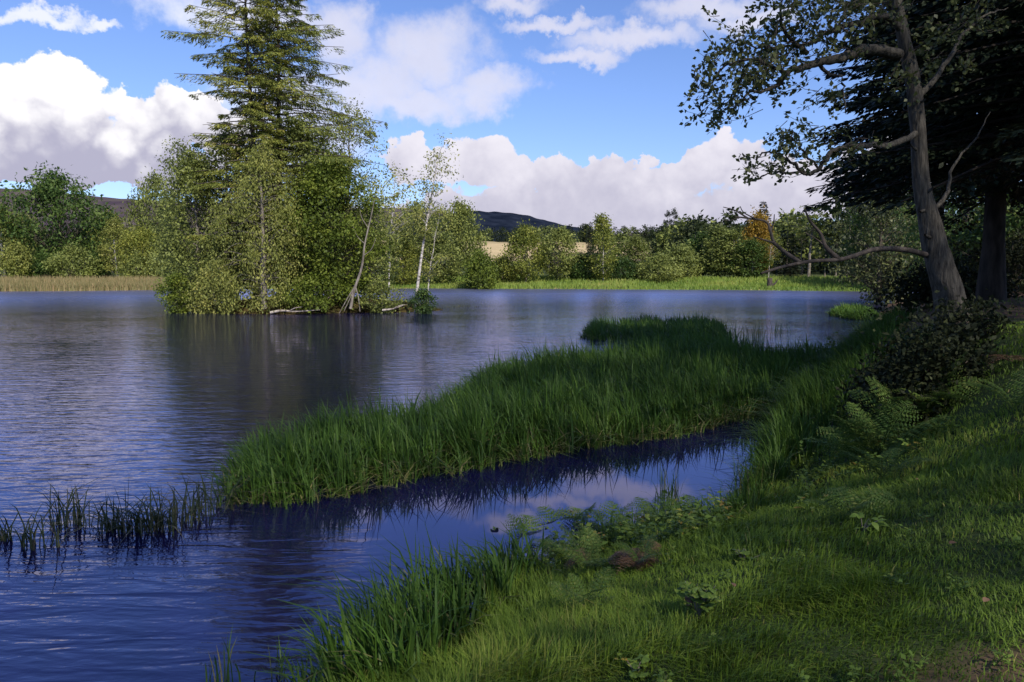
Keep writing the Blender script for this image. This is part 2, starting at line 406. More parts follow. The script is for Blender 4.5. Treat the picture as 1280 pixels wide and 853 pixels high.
def build_ground():
    rr = np.concatenate([[0.6, 1.2, 1.8], np.geomspace(2.3, 30, 100), np.geomspace(31, 140, 64), np.geomspace(143, 5000, 60)])
    th = np.concatenate([np.radians(np.linspace(-46, 46, 240)), np.radians(np.linspace(48, 312, 90))])
    nr, nth = len(rr), len(th)
    X = rr[:, None] * np.sin(th)[None]; Y = rr[:, None] * np.cos(th)[None]
    Z = ground_z(X, Y)
    V = np.stack([X, Y, Z], -1).reshape(-1, 3)
    i = np.arange(nr - 1)[:, None] * nth; j = np.arange(nth)[None]; j2 = (j + 1) % nth
    q = np.stack([i + j, i + j2, i + nth + j2, i + nth + j], -1).reshape(-1, 4)
    mb = MB(); mb.add(V, None, q)
    c0 = len(V); V0 = np.array([[0, 0, float(ground_z(0, 0))]])
    mb.add(V0); mb.T.append(np.stack([np.full(nth, c0), (np.arange(nth) + 1) % nth, np.arange(nth)], 1))
    m, nt, o = newmat('ground_surface')
    at_ = nt.nodes.new('ShaderNodeAttribute'); at_.attribute_name = 'soil'
    geo = nt.nodes.new('ShaderNodeNewGeometry')
    n1 = nt.nodes.new('ShaderNodeTexNoise'); n1.inputs['Scale'].default_value = 3.0; n1.inputs['Detail'].default_value = 9
    nt.links.new(geo.outputs['Position'], n1.inputs['Vector'])
    n2 = nt.nodes.new('ShaderNodeTexNoise'); n2.inputs['Scale'].default_value = .15; n2.inputs['Detail'].default_value = 6
    nt.links.new(geo.outputs['Position'], n2.inputs['Vector'])
    hs = nt.nodes.new('ShaderNodeHueSaturation')
    mr = nt.nodes.new('ShaderNodeMapRange'); mr.inputs[3].default_value = .55; mr.inputs[4].default_value = 1.5
    ad = nt.nodes.new('ShaderNodeMath'); ad.operation = 'MULTIPLY_ADD'; ad.inputs[1].default_value = .5
    nt.links.new(n2.outputs[0], ad.inputs[0])
    hf = nt.nodes.new('ShaderNodeMath'); hf.operation = 'MULTIPLY'; hf.inputs[1].default_value = .5
    nt.links.new(n1.outputs[0], hf.inputs[0]); nt.links.new(hf.outputs[0], ad.inputs[2])
    nt.links.new(ad.outputs[0], mr.inputs[0]); nt.links.new(mr.outputs[0], hs.inputs['Value'])
    nt.links.new(at_.outputs['Color'], hs.inputs['Color'])
    p = nt.nodes.new('ShaderNodeBsdfPrincipled'); p.inputs['Roughness'].default_value = .95; p.inputs['Specular IOR Level'].default_value = .1
    nt.links.new(hs.outputs[0], p.inputs['Base Color'])
    b = nt.nodes.new('ShaderNodeBump'); b.inputs['Strength'].default_value = .6; b.inputs['Distance'].default_value = .05
    nt.links.new(n1.outputs[0], b.inputs['Height']); nt.links.new(b.outputs[0], p.inputs['Normal'])
    nt.links.new(p.outputs[0], o.inputs[0])
    ob = mb.build('ground', m, None, True)
    V = np.vstack([V, V0]); x, y = V[:, 0], V[:, 1]; r = np.hypot(x, y)
    s = -sdist(LAKE, x, y)
    col = np.empty((len(V), 4)); col[:] = (.035, .05, .016, 1)
    def mixin(w, c):
        col[:, :3] = col[:, :3] * (1 - w[:, None]) + np.array(c) * w[:, None]
    mixin(bare(x, y), (.11, .07, .045))
    mixin(sst(70, 95, r), (.2, .25, .055))
    mixin(sst(90, 100, r) * sst(.52, .66, fbm(x * .12, y * .25, 21)), (.36, .31, .12))
    mixin(sst(127, 140, r), (.06, .075, .025))
    fld = sst(255, 262, r) * (1 - sst(395, 403, r)) * sst(-75, -68, x) * (1 - sst(100, 106, x))
    mixin(fld, (.5, .38, .2))
    mixin(sst(700, 900, r), (.05, .06, .03))
    mixin((s < 0) * 1.0, (.03, .026, .02))
    ca = ob.data.attributes.new('soil', 'FLOAT_COLOR', 'POINT')
    ca.data.foreach_set('color', col.astype(np.float32).ravel())
    tag(ob, 'grassy lake bank and rising land round the water', kind='structure')
def bare(x, y):          # trodden or needle-covered earth
    a = sst(.35, .75, sst(6.5, 8.5, x - .12 * (y - 9)) * sst(6, 9, y) + .45 * (fbm(x * .8, y * .8, 31) - .5))
    b = sst(0.1, .5, 1 - np.hypot((x - 2.15) / .75, (y - 2.95) / .6) + .8 * (fbm(x * 2.5, y * 2.5, 33) - .5)) * .8
    return np.maximum(a, b)
build_ground()

# lagoon behind the reed spit lies calm
SPIT = [xy(*p) for p in ((283, 632), (345, 636), (400, 628), (470, 612), (530, 600), (600, 588), (680, 572), (760, 560), (840, 548), (910, 530), (975, 520),
        (1000, 492), (1060, 452), (1090, 432), (1040, 452), (960, 452), (900, 446), (820, 446), (760, 452), (700, 462), (640, 474), (600, 484), (585, 500), (560, 520), (500, 540), (430, 556), (360, 570), (300, 588))]
def build_water():
    rr = np.geomspace(1.0, 190, 150); th = np.radians(np.linspace(-180, 180, 241))[:-1]
    X = rr[:, None] * np.sin(th)[None]; Y = rr[:, None] * np.cos(th)[None]
    V = np.stack([X, Y, np.zeros_like(X)], -1).reshape(-1, 3)
    nth = len(th)
    i = np.arange(len(rr) - 1)[:, None] * nth; j = np.arange(nth)[None]; j2 = (j + 1) % nth
    q = np.stack([i + j, i + j2, i + nth + j2, i + nth + j], -1).reshape(-1, 4)
    x, y = V[:, 0], V[:, 1]
    lag = [xy(*p) for p in ((330, 640), (600, 560), (900, 500), (1000, 500), (960, 620), (700, 690), (560, 760), (470, 760), (440, 690))]
    rough = 1 - sst(-.5, .5, sdist(lag, x, y))
    rough = rough * (.75 + .25 * sst(4, 11, np.hypot(x + 0, y)))
    rough = np.maximum(rough, .004) * (1 - .2 * sst(8, 16, np.hypot(x, y)))
    mb = MB(); mb.add(V, None, q, rough)
    m, nt, o = newmat('lake_water')
    geo = nt.nodes.new('ShaderNodeNewGeometry')
    a = nt.nodes.new('ShaderNodeAttribute'); a.attribute_name = 'var'
    def nz(scale, rot, sc, det, dist=0):
        mp = nt.nodes.new('ShaderNodeMapping'); mp.inputs['Scale'].default_value = sc; mp.inputs['Rotation'].default_value = (0, 0, rot)
        nt.links.new(geo.outputs['Position'], mp.inputs[0])
        n = nt.nodes.new('ShaderNodeTexNoise'); n.inputs['Scale'].default_value = scale; n.inputs['Detail'].default_value = det
        n.inputs['Roughness'].default_value = .5; n.inputs['Distortion'].default_value = dist
        nt.links.new(mp.outputs[0], n.inputs['Vector']); return n.outputs[0]
    n1 = nz(1.0, R(-12), (1.1, 4.2, 1), 2, .6)
    n2 = nz(1.0, R(9), (3.2, 8.5, 1), 3, .3)
    n3 = nz(.12, 0, (1, 1.6, 1), 3)
    ml = nt.nodes.new('ShaderNodeMath'); ml.operation = 'MULTIPLY_ADD'; ml.inputs[1].default_value = .42
    nt.links.new(n2, ml.inputs[0]); nt.links.new(n1, ml.inputs[2])
    gust = nt.nodes.new('ShaderNodeMapRange'); gust.inputs[1].default_value = .35; gust.inputs[2].default_value = .65
    gust.inputs[3].default_value = .55; gust.inputs[4].default_value = 1.15
    nt.links.new(n3, gust.inputs[0])
    st = nt.nodes.new('ShaderNodeMath'); st.operation = 'MULTIPLY'
    nt.links.new(gust.outputs[0], st.inputs[0]); nt.links.new(a.outputs['Fac'], st.inputs[1])
    hgt = nt.nodes.new('ShaderNodeMath'); hgt.operation = 'MULTIPLY'
    nt.links.new(ml.outputs[0], hgt.inputs[0]); nt.links.new(st.outputs[0], hgt.inputs[1])
    b = nt.nodes.new('ShaderNodeBump'); b.inputs['Strength'].default_value = 1.0; b.inputs['Distance'].default_value = .027
    nt.links.new(hgt.outputs[0], b.inputs['Height'])
    df = nt.nodes.new('ShaderNodeBsdfDiffuse'); df.inputs[0].default_value = (.006, .005, .04, 1)
    gl = nt.nodes.new('ShaderNodeBsdfGlossy'); gl.inputs['Color'].default_value = (.76, .75, 1, 1); gl.inputs['Roughness'].default_value = .03
    ln_ = nt.nodes.new('ShaderNodeVectorMath'); ln_.operation = 'LENGTH'; nt.links.new(geo.outputs['Position'], ln_.inputs[0])
    rg = nt.nodes.new('ShaderNodeMapRange')          # beyond the eye's reach the wavelets merge into a soft gloss
    for k_, v_ in enumerate((38, 90, .025, .28)): rg.inputs[k_ + 1].default_value = v_
    nt.links.new(ln_.outputs['Value'], rg.inputs[0]); nt.links.new(rg.outputs[0], gl.inputs['Roughness'])
    fr = nt.nodes.new('ShaderNodeFresnel'); fr.inputs['IOR'].default_value = 2.1
    mx = nt.nodes.new('ShaderNodeMixShader')
    for n_ in (gl, fr): nt.links.new(b.outputs[0], n_.inputs['Normal'])
    nt.links.new(fr.outputs[0], mx.inputs[0]); nt.links.new(df.outputs[0], mx.inputs[1]); nt.links.new(gl.outputs[0], mx.inputs[2])
    nt.links.new(mx.outputs[0], o.inputs[0])
    ob = mb.build('water', m, None, True)
    tag(ob, 'rippled blue lake water', kind='structure')
build_water()

def ridge(name, label, pts, y, depth, mat):
    """a long hill whose crest runs through the given (pixel x, pixel y) points at distance y"""
    c = curve([at(u, v, y) for u, v in pts], 12)
    n = len(c); rows = []
    for t in np.linspace(-1, 1, 25):
        k = np.cos(t * np.pi / 2) ** 1.3
        row = c.copy(); row[:, 1] += t * depth
        row[:, 2] = 5 + (c[:, 2] - 5) * k * (1 + .10 * (fbm(c[:, 0] * .006, row[:, 1] * .006, 8) - .5) * (1 - k + .15))
        row[:, 2] += 5.0 * (vnoise(c[:, 0] * .05, row[:, 1] * .05, 4) - .5)
        rows.append(row)
    V = np.concatenate(rows)
    i = np.arange(24)[:, None] * n; j = np.arange(n - 1)[None]
    q = np.stack([i + j, i + j + 1, i + n + j + 1, i + n + j], -1).reshape(-1, 4)
    mb = MB(); mb.add(V, None, q)
    return tag(mb.build(name, mat, None, True), label, kind='structure')
def hillmat(name, c0, c1, sc):
    m, nt, o = newmat(name)
    geo = nt.nodes.new('ShaderNodeNewGeometry')
    n = nt.nodes.new('ShaderNodeTexNoise'); n.inputs['Scale'].default_value = sc; n.inputs['Detail'].default_value = 10
    nt.links.new(geo.outputs['Position'], n.inputs['Vector'])
    p = nt.nodes.new('ShaderNodeBsdfPrincipled'); p.inputs['Roughness'].default_value = 1; p.inputs['Specular IOR Level'].default_value = 0
    nt.links.new(ramp(nt, n.outputs[0], [(.35, c0), (.65, c1)]), p.inputs['Base Color'])
    b = nt.nodes.new('ShaderNodeBump'); b.inputs['Distance'].default_value = 6; nt.links.new(n.outputs[0], b.inputs['Height'])
    nt.links.new(b.outputs[0], p.inputs['Normal']); nt.links.new(p.outputs[0], o.inputs[0])
    return m
MOOR = hillmat('heather_moor', (.06, .045, .06), (.11, .09, .08), .01)
FORH_SHADE = hillmat('cloud_shaded_forest_hill', (.008, .012, .022), (.02, .026, .042), .03)  # cloud shadow over the woods is put into this dark blue base colour
ridge('hill', 'purple brown moorland ridge on the left skyline', [(-420, 225), (-200, 230), (0, 237), (60, 240), (130, 247), (200, 252), (330, 258), (440, 262), (520, 262), (580, 275), (640, 300)], 2600, 900, MOOR)
ridge('hill', 'forested hill tinted dark blue for cloud shadow, above the central tree line', [(450, 298), (520, 276), (580, 266), (625, 266), (662, 271), (690, 278), (722, 286), (790, 300)], 1900, 500, FORH_SHADE)
ridge('hill', 'low brown ridge behind the wood on the right skyline', [(640, 310), (760, 294), (850, 289), (930, 286), (1000, 286), (1100, 284), (1300, 282), (1600, 280)], 2300, 600, MOOR)

# ------------------------------------------------------------------ tree builders
def rv(rng, n):
    return unit(rng.normal(size=(n, 3)))
def broad(rng, H, Rd, cb=.25, ncl=60, nleaf=45, leaf=.35, clump=None, squash=.8, tr=None, lean=(0, 0), droop=.0, peak=.45, power=.7, nbark=6, wob=.04, asp=.6, inner=.45):
    """returns (trunk builder, crown builder): a trunk with limbs and leaf clumps within an uneven envelope"""
    tb, cbm = MB(), MB()
    tr = tr or H * .022
    clump = clump or Rd * .3
    k = 9; t = np.linspace(0, 1, k)
    ax = np.stack([lean[0] * t ** 1.3 + wob * H * (np.cumsum(rng.normal(size=k)) * .25) * t, lean[1] * t ** 1.3 + wob * H * (np.cumsum(rng.normal(size=k)) * .25) * t, t * H * .93], 1)
    ax[0] = (0, 0, -.25)
    tube(tb, curve(ax, 3), np.interp(np.linspace(0, 1, (k - 1) * 3 + 1), [0, .04, .5, 1], [tr * 1.5, tr * 1.1, tr * .62, tr * .12]), nbark)
    ph = rng.uniform(0, 6.28, 4)
    for c in range(ncl):
        u = rng.uniform(0, 1)
        prof = (math.sin(math.pi * min(1, max(0, u)) ** (math.log(.5) / math.log(peak)))) ** power
        az = rng.uniform(0, 6.283)
        lob = 1 + .22 * math.sin(2 * az + ph[0]) + .15 * math.sin(3 * az + ph[1] + 3 * u) + .12 * math.sin(7 * u + ph[2])
        rad = Rd * max(.12, prof) * lob * (inner + (1 - inner) * rng.uniform() ** .5)
        z = H * (cb + (1 - cb) * u * .97)
        ax_at = np.array([np.interp(z, ax[:, 2], ax[:, i]) for i in range(2)])
        cen = np.array((ax_at[0] + rad * math.cos(az), ax_at[1] + rad * math.sin(az), z))
        z0 = max(H * cb * .7, z - rad * rng.uniform(.5, 1.1) + droop * rad)
        st = np.array((np.interp(z0, ax[:, 2], ax[:, 0]), np.interp(z0, ax[:, 2], ax[:, 1]), z0))
        midp = st * .45 + cen * .55 + np.array((0, 0, rad * .18)) + rng.normal(size=3) * rad * .08
        br = tr * .27 * min(1, (60 / ncl) ** .5) * (1 - z0 / H * .7)
        tube(tb, curve([st, midp, cen], 3), np.linspace(br, br * .2, 7), 4)
        cs = clump * rng.uniform(.7, 1.3)
        nl = int(nleaf * rng.uniform(.6, 1.3))
        off = rng.normal(size=(nl, 3)) * np.array((cs, cs, cs * squash)) * .55
        off[:, 2] -= droop * np.abs(rng.normal(size=nl)) * cs * 1.6
        pos = cen + off
        dv = rv(rng, nl) + np.array((0, 0, -.5 - droop)) + off / (cs + .01) * .35
        nn = rv(rng, nl) + np.array((0, 0, .9)) + off / (cs + .01) * .4
        ll = leaf * rng.uniform(.6, 1.35, nl)
        leaves(cbm, pos, dv, nn, ll, ll * asp, np.clip(rng.uniform(.08, .88) + rng.normal(size=nl) * .15, 0, 1))
    return tb, cbm

def conifer(rng, H, Rd, cb=.08, whorls=34, per=5, spray=.3, tr=None, droop=.28, tip=.06, dens=1.0, expo=.8, ragged=.3, lean=(0, 0), widths=.36, upsweep=.12, radfn=None, nb=7, skip=0):
    tb, cbm = MB(), MB()
    tr = tr or H * .014
    t = np.linspace(0, 1, 12)
    ax = np.stack([lean[0] * t + .012 * H * np.sin(t * 5 + rng.uniform(0, 6)) * t, lean[1] * t + .01 * H * np.sin(t * 4 + rng.uniform(0, 6)) * t, t * H], 1)
    ax[0, 2] = -.25
    tube(tb, ax, np.interp(t, [0, .05, 1], [tr * 1.45, tr, tr * .05]), nb)
    for w in range(whorls):
        u = (w + rng.uniform(-.3, .3)) / whorls
        u = min(max(u, 0), .985)
        z = H * (cb + (1 - cb) * u)
        for b in range(per):
            az = (b + rng.uniform(-.35, .35)) * 6.283 / per + w * 1.9
            base = Rd * ((1 - u) ** expo + tip) if radfn is None else radfn(z, az)
            ln = base * (1 + ragged * rng.normal())
            if ln < .12 * Rd * .5: continue
            out = np.array((math.cos(az), math.sin(az), 0.0)); sd = np.array((-out[1], out[0], 0.0))
            st = np.array((np.interp(z, ax[:, 2], ax[:, 0]), np.interp(z, ax[:, 2], ax[:, 1]), z))
            dr = droop * rng.uniform(.6, 1.4) * (1 - .8 * u)
            q = np.linspace(0, 1, 6)
            path = st + out * (ln * q)[:, None] + np.array((0, 0, 1.0)) * (ln * (upsweep * q - dr * q ** 1.6 + .16 * dr * q ** 4))[:, None]
            tube(tb, path, np.linspace(tr * .26 * (1 - .7 * u), tr * .05, 6), 4)
            if skip and rng.uniform() < skip: continue
            n = max(5, int(ln / spray * 9 * dens))
            s = rng.uniform(.12, 1, n) ** .8
            hang = .18 if not skip else .42
            if skip:
                kc = max(3, int(ln / .55)); cc = rng.uniform(.15, 1, kc); s = np.clip(cc[rng.integers(kc, size=n)] + rng.normal(0, .055, n), .08, 1.03)
            pos = np.stack([np.interp(s, q, path[:, i]) for i in range(3)], 1)
            sgn = rng.choice((-1, 1), n)
            wlat = (ln * .30 * (1 - .75 * s) + spray * .25) * rng.uniform(0, 1, n)
            pos = pos + sd * (sgn * wlat)[:, None] + out * (wlat * .35)[:, None]
            pos[:, 2] -= wlat * .35 + np.abs(rng.normal(size=n)) * spray * hang
            dv = out * rng.uniform(.5, 1.1, n)[:, None] + sd * (sgn * rng.uniform(.2, 1, n))[:, None] + np.array((0, 0, 1.0)) * rng.uniform(-.75 - (hang - .18) * 1.4, .12, n)[:, None]
            nn = rv(rng, n) * .8 + np.array((0, 0, 1.0))
            ll = spray * rng.uniform(.6, 1.4, n)
            leaves(cbm, pos, dv, nn, ll, ll * widths, np.clip(rng.uniform(.3, .65) + rng.normal(size=n) * .17, 0, 1))
    return tb, cbm

def tree_from(name, label, cat, tb, cm, barkm, leafm, loc, rz=0, group=None):
    t = thing(name, label, cat, loc, rz, group)
    tb.build('trunk', barkm, t, True)
    cm.build('crown', leafm, t)
    return t

# ------------------------------------------------------------------ trees along the far shore
ARCH = {}
def arch(key, tb, cm, barkm, H, Rd):
    ARCH.setdefault(key, []).append((tb.mesh(key + '_trunk', MAT[barkm], True), cm, {}, H, Rd))
for sd in (1, 2, 3):
    g = np.random.default_rng(100 + sd)
    arch('oak', *broad(g, 12, 5.2, .1, 170, 62, .42, 1.35, peak=.5, tr=.32), 'bark', 12, 5.2)
    arch('round', *broad(g, 9, 3.2, .14, 120, 60, .34, .95, peak=.42, tr=.17), 'greybark', 9, 3.2)
    arch('birch', *broad(g, 11, 1.9, .12, 100, 52, .28, .62, peak=.36, tr=.1, droop=.2), 'whitebark', 11, 1.9)
    arch('column', *broad(g, 9, 2.0, .08, 110, 56, .3, .75, peak=.4, tr=.13), 'greybark', 9, 2.0)
    arch('shrub', *broad(g, 4, 2.5, .0, 90, 56, .3, .75, peak=.35, tr=.07), 'greybark', 4, 2.5)
    arch('spruce', *conifer(g, 14, 2.5, .06, 30, 6, .5, dens=1.1), 'darkbark', 14, 2.5)
    arch('pine', *broad(g, 14, 2.4, .58, 34, 44, .36, .8, peak=.5, tr=.2, squash=.5), 'greybark', 14, 2.4)
    arch('thin', *broad(g, 12, 2.4, .34, 90, 24, .24, .7, peak=.55, tr=.085, inner=.2), 'whitebark', 12, 2.4)
def plant(name, label, u, top, wpx, d, kind, leaf, cat='tree', group=None, var=0, base=None):
    """a tree whose crown is wpx pixels wide and whose top stands at pixel row `top`, planted d metres off"""
    tm, cm, cache, H, Rd = ARCH[kind][var % 3]
    p = at(u, 340, d)
    z0 = float(ground_z(p[0], p[1])) if base is None else base
    h = at(u, top, d)[2] - z0
    t = thing(name, label, cat, (p[0], p[1], z0), (u * 7.31) % 6.28, group)
    if leaf not in cache: cache[leaf] = cm.mesh(kind + '_crown', MAT[leaf])
    a = link('trunk', tm, t); b = link('crown', cache[leaf], t)
    s = wpx / FPX * d / (2 * Rd)
    for o in (a, b): o.scale = (s, s, h / H)
    return t
FS = 'trees along the far shore'
for i, (name, label, u, top, w, d, kind, leaf) in enumerate((
    ('oak_tree', 'broad dark green tree, tallest at the far left shore', 78, 218, 98, 122, 'oak', 'oak'),
    ('birch_tree', 'grey green birch cut by the left picture edge', 6, 252, 46, 118, 'birch', 'birch'),
    ('broadleaf_tree', 'dull green tree between the left picture edge and the tallest oak', 30, 268, 46, 132, 'round', 'willow'),
    ('broadleaf_tree', 'yellow green tree just right of the broad dark oak', 140, 266, 50, 140, 'round', 'yellow'),
    ('birch_tree', 'slim birch with a pale trunk above the left reed bed', 147, 270, 36, 119, 'birch', 'birch'),
    ('broadleaf_tree', 'tall olive tree between the left oak and the island willow', 197, 222, 60, 126, 'oak', 'olive'),
    ('broadleaf_tree', 'low yellow green tree in front of the tall olive tree', 178, 285, 46, 118, 'round', 'yellow'),
    ('willow_shrub', 'dark shrub at the foot of the broad oak', 55, 318, 40, 117, 'shrub', 'oak'),
    ('willow_shrub', 'greyish willow shrub below the broad oak, right of its trunk', 92, 308, 46, 116, 'shrub', 'willow'),
    ('willow_shrub', 'pale willow shrub at the left picture edge above the reeds', 22, 306, 42, 115, 'shrub', 'birch'),
    ('willow_shrub', 'dark low bush between oak and slim pale birch', 120, 318, 34, 119, 'shrub', 'oak'),
    ('willow_shrub', 'olive bush right of the slim pale birch on the left shore', 170, 318, 40, 116, 'shrub', 'olive'),
    ('willow_shrub', 'green bush beside the left end of the island on the far shore', 205, 316, 40, 116, 'shrub', 'willow'),
    ('birch_tree', 'sparse leaning birch with pale trunk left of the tallest island birch', 486, 204, 74, 112, 'thin', 'birch'),
    ('broadleaf_tree', 'olive broadleaf tree behind the sparse leaning birch', 520, 256, 66, 150, 'oak', 'olive'),
    ('broadleaf_tree', 'olive tree right behind the tallest island birch', 574, 254, 54, 135, 'round', 'olive'),
    ('willow_tree', 'pale stemmed willow seen between the two sparse birches', 505, 300, 44, 118, 'column', 'yellow'),
    ('willow_tree', 'dull green willow low behind the tallest island birch', 552, 292, 50, 120, 'column', 'willow'),
    ('green_bush', 'bright green bush at the water edge right of the island birch', 601, 318, 48, 113, 'shrub', 'bright'),
    ('willow_shrub', 'yellow green bush between the bright bush and the round yellow tree', 628, 322, 36, 120, 'shrub', 'yellow'),
    ('broadleaf_tree', 'round yellow green tree with white trunk on the far shore', 657, 284, 48, 119, 'round', 'yellow'),
    ('broadleaf_tree', 'darker round tree right beside the round yellow one', 697, 286, 52, 121, 'round', 'olive'),
    ('willow_shrub', 'dark bush between the darker round tree and the tall slim birch', 729, 318, 44, 123, 'shrub', 'oak'),
    ('birch_tree', 'tall slim yellow green birch with a white trunk, middle of far shore', 754, 266, 34, 119, 'birch', 'yellow'),
    ('willow_shrub', 'dark round bush right of the tall slim birch', 776, 324, 42, 121, 'shrub', 'oak'),
    ('broadleaf_tree', 'mid green slim tree just right of the dark round bush', 794, 296, 36, 124, 'column', 'willow'),
    ('willow_shrub', 'low grey willow scrub left of the grey green tree row', 822, 320, 50, 119, 'shrub', 'willow'),
    ('willow_shrub', 'tall grey willow bush at the left end of the grey green tree row', 850, 308, 54, 122, 'shrub', 'willow'),
    ('broadleaf_tree', 'leftmost tree of the grey green row on the right far shore', 876, 292, 40, 128, 'column', 'oak'),
    ('broadleaf_tree', 'second tree of the grey green row on the right far shore', 898, 284, 42, 124, 'column', 'willow'),
    ('broadleaf_tree', 'third tree of the grey green row, left of the orange tree', 920, 288, 42, 122, 'column', 'willow'),
    ('broadleaf_tree', 'rightmost tree of the grey green row, below the orange tree', 940, 300, 36, 120, 'column', 'oak'),
    ('autumn_tree', 'orange yellow autumn tree among green ones', 944, 268, 42, 123, 'round', 'orange'),
    ('birch_tree', 'white stemmed birch at the water right of the orange tree', 961, 290, 26, 119, 'thin', 'yellow'),
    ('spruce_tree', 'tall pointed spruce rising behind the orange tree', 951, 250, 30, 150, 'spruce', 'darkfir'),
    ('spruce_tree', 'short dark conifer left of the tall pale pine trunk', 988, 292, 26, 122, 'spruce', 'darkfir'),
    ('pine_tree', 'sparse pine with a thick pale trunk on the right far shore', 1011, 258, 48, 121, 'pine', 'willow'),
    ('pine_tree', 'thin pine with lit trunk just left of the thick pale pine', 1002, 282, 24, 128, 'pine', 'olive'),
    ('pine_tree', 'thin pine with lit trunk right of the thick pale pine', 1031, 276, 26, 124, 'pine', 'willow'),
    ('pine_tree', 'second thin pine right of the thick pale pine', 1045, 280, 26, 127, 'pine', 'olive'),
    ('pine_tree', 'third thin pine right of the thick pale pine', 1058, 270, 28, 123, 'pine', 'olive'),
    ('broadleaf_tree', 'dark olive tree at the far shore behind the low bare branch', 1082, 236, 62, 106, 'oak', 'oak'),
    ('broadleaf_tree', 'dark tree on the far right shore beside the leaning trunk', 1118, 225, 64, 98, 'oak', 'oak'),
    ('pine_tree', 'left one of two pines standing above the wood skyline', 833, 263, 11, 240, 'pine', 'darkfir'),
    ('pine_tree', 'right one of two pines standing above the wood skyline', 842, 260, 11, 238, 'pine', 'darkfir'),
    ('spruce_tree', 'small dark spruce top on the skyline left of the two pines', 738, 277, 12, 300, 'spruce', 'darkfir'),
    )):
    t = plant(name, label, u, top, w, d, kind, leaf, 'bush' if 'shrub' in name or 'bush' in name else 'tree', FS, i)

# the wood beyond: reads as one mass
def wood():
    g = np.random.default_rng(5)
    mats = ('deepwood', 'olive', 'willow', 'darkfir', 'yellow')
    protos = {}
    for m, kind in zip(mats, ('b', 'b', 'b', 'c', 'b')):
        lst = []
        for k in range(3):
            tb, cm = (broad(g, 10, 3.4, .06, 40, 14, .9, 1.2, tr=.14) if kind == 'b' else conifer(g, 12, 2.4, .05, 13, 5, 1.15, dens=.62))
            lst.append((np.concatenate(cm.V), np.concatenate(cm.A), tb.V[0], tb.Q[0], 10 if kind == 'b' else 12))
        protos[m] = lst
    crowns = {m: MB() for m in mats}; trunks = MB()
    def put(u, d, m, h):
        p = at(u, 340, d); z = float(ground_z(p[0], p[1]))
        V, A, TV, TQ, H0 = protos[m][g.integers(3)]
        s = h / H0; a = g.uniform(0, 6.28); c_, s_ = math.cos(a), math.sin(a)
        M2 = np.array(((c_, s_, 0), (-s_, c_, 0), (0, 0, 1.0))) * s * np.array((g.uniform(.85, 1.25), 1, 1))[:, None]
        n = len(V)
        crowns[m].add(V @ M2 + (p[0], p[1], z), None, np.arange(n).reshape(-1, 4), np.clip(A + g.normal() * .12, 0, 1))
        if d < 165: trunks.add(TV @ M2 + (p[0], p[1], z), None, TQ)
    gaps = ((485, 565), (592, 655), (700, 750), (780, 818))      # places where the stubble field shows
    for u0, u1, d0, d1, n, hs, pm in (
            (430, 1090, 402, 460, 260, (6, 10), (.45, .1, .05, .4, 0)),
            (440, 625, 160, 255, 30, (4.5, 7.5), (.3, .4, .2, .1, 0)),
            (680, 800, 150, 255, 26, (5.5, 8.5), (.5, .3, .1, .1, 0)),
            (800, 1090, 140, 260, 130, (6.5, 12), (.5, .15, .12, .2, .03)),
            (-140, 470, 135, 240, 90, (5, 8.5), (.3, .25, .2, .05, .2)),
            (1060, 1420, 95, 220, 60, (9, 14), (.6, .2, .05, .15, 0))):
        for k in range(n):
            u = g.uniform(u0, u1); d = math.sqrt(g.uniform(d0 * d0, d1 * d1))
            if d < 300 and any(a < u < b for a, b in gaps): continue
            put(u, d, g.choice(mats, p=pm), g.uniform(*hs))
    names = {'deepwood': 'dark green broadleaf wood behind the far shore trees', 'olive': 'olive broadleaf wood behind the far shore trees',
             'willow': 'grey green wood behind the far shore trees', 'darkfir': 'dark conifer wood on the far skyline', 'yellow': 'yellow green wood behind the left far shore'}
    for m in mats:
        tag(crowns[m].build('wood', MAT[m]), names[m], 'wood', kind='stuff')
    tag(trunks.build('wood_trunks', MAT['greybark']), 'massed tree trunks inside the far wood', 'wood', kind='stuff')
wood()

# reeds and long grass along the far shore
def far_fringe():
    g = np.random.default_rng(8)
    n = 16000
    mb = MB()
    u = g.uniform(-60, 205, n); off = g.uniform(0, 1, n) ** 1.3
    v = np.interp(u, [-90, 0, 90, 180, 280], [365, 364, 363.5, 362.5, 362])
    P = np.array([xy(a, b) for a, b in zip(u, v)])
    y = P[:, 1] - 2.0 + off * 9; x = P[:, 0] * y / P[:, 1]
    z = np.maximum(ground_z(x, y), -.3)
    blades(mb, np.stack([x, y, z], 1), g.uniform(1.0, 1.7, n), g.uniform(0, 6.28, n), g.uniform(0, .35, n), g.uniform(.06, .14, n), np.clip(g.normal(.6, .2, n) + .15 * off, 0, 1), 2, g.normal(0, .6, n))
    tag(mb.build('reed_bed', MAT['farreed']), 'pale brown reed bed along the left far shore', 'reeds', kind='stuff')
    mb = MB(); n = 20000
    u = g.uniform(470, 1125, n); off = g.uniform(0, 1, n)
    v = np.interp(u, [400, 540, 760, 930, 1000, 1080, 1160], [361.5, 360.6, 361.8, 362.8, 363.6, 364.5, 365.5])
    P = np.array([xy(a, b) for a, b in zip(u, v)])
    y = P[:, 1] - .8 + off * 19; x = P[:, 0] * y / P[:, 1]
    z = np.maximum(ground_z(x, y), -.2)
    pt = fbm(x * .13, y * .3, 12)
    blades(mb, np.stack([x, y, z], 1), g.uniform(.35, .75, n) * (.6 + .8 * pt), g.uniform(0, 6.28, n), g.uniform(0, .5, n), g.uniform(.07, .16, n), np.clip(.05 + (pt - .3) * 1.3 + g.normal(0, .12, n), 0, 1), 2, g.normal(0, .6, n))
    tag(mb.build('shore_grass', MAT['fargrass']), 'sunlit yellow green grass strip along the far shore', 'grass', kind='stuff')
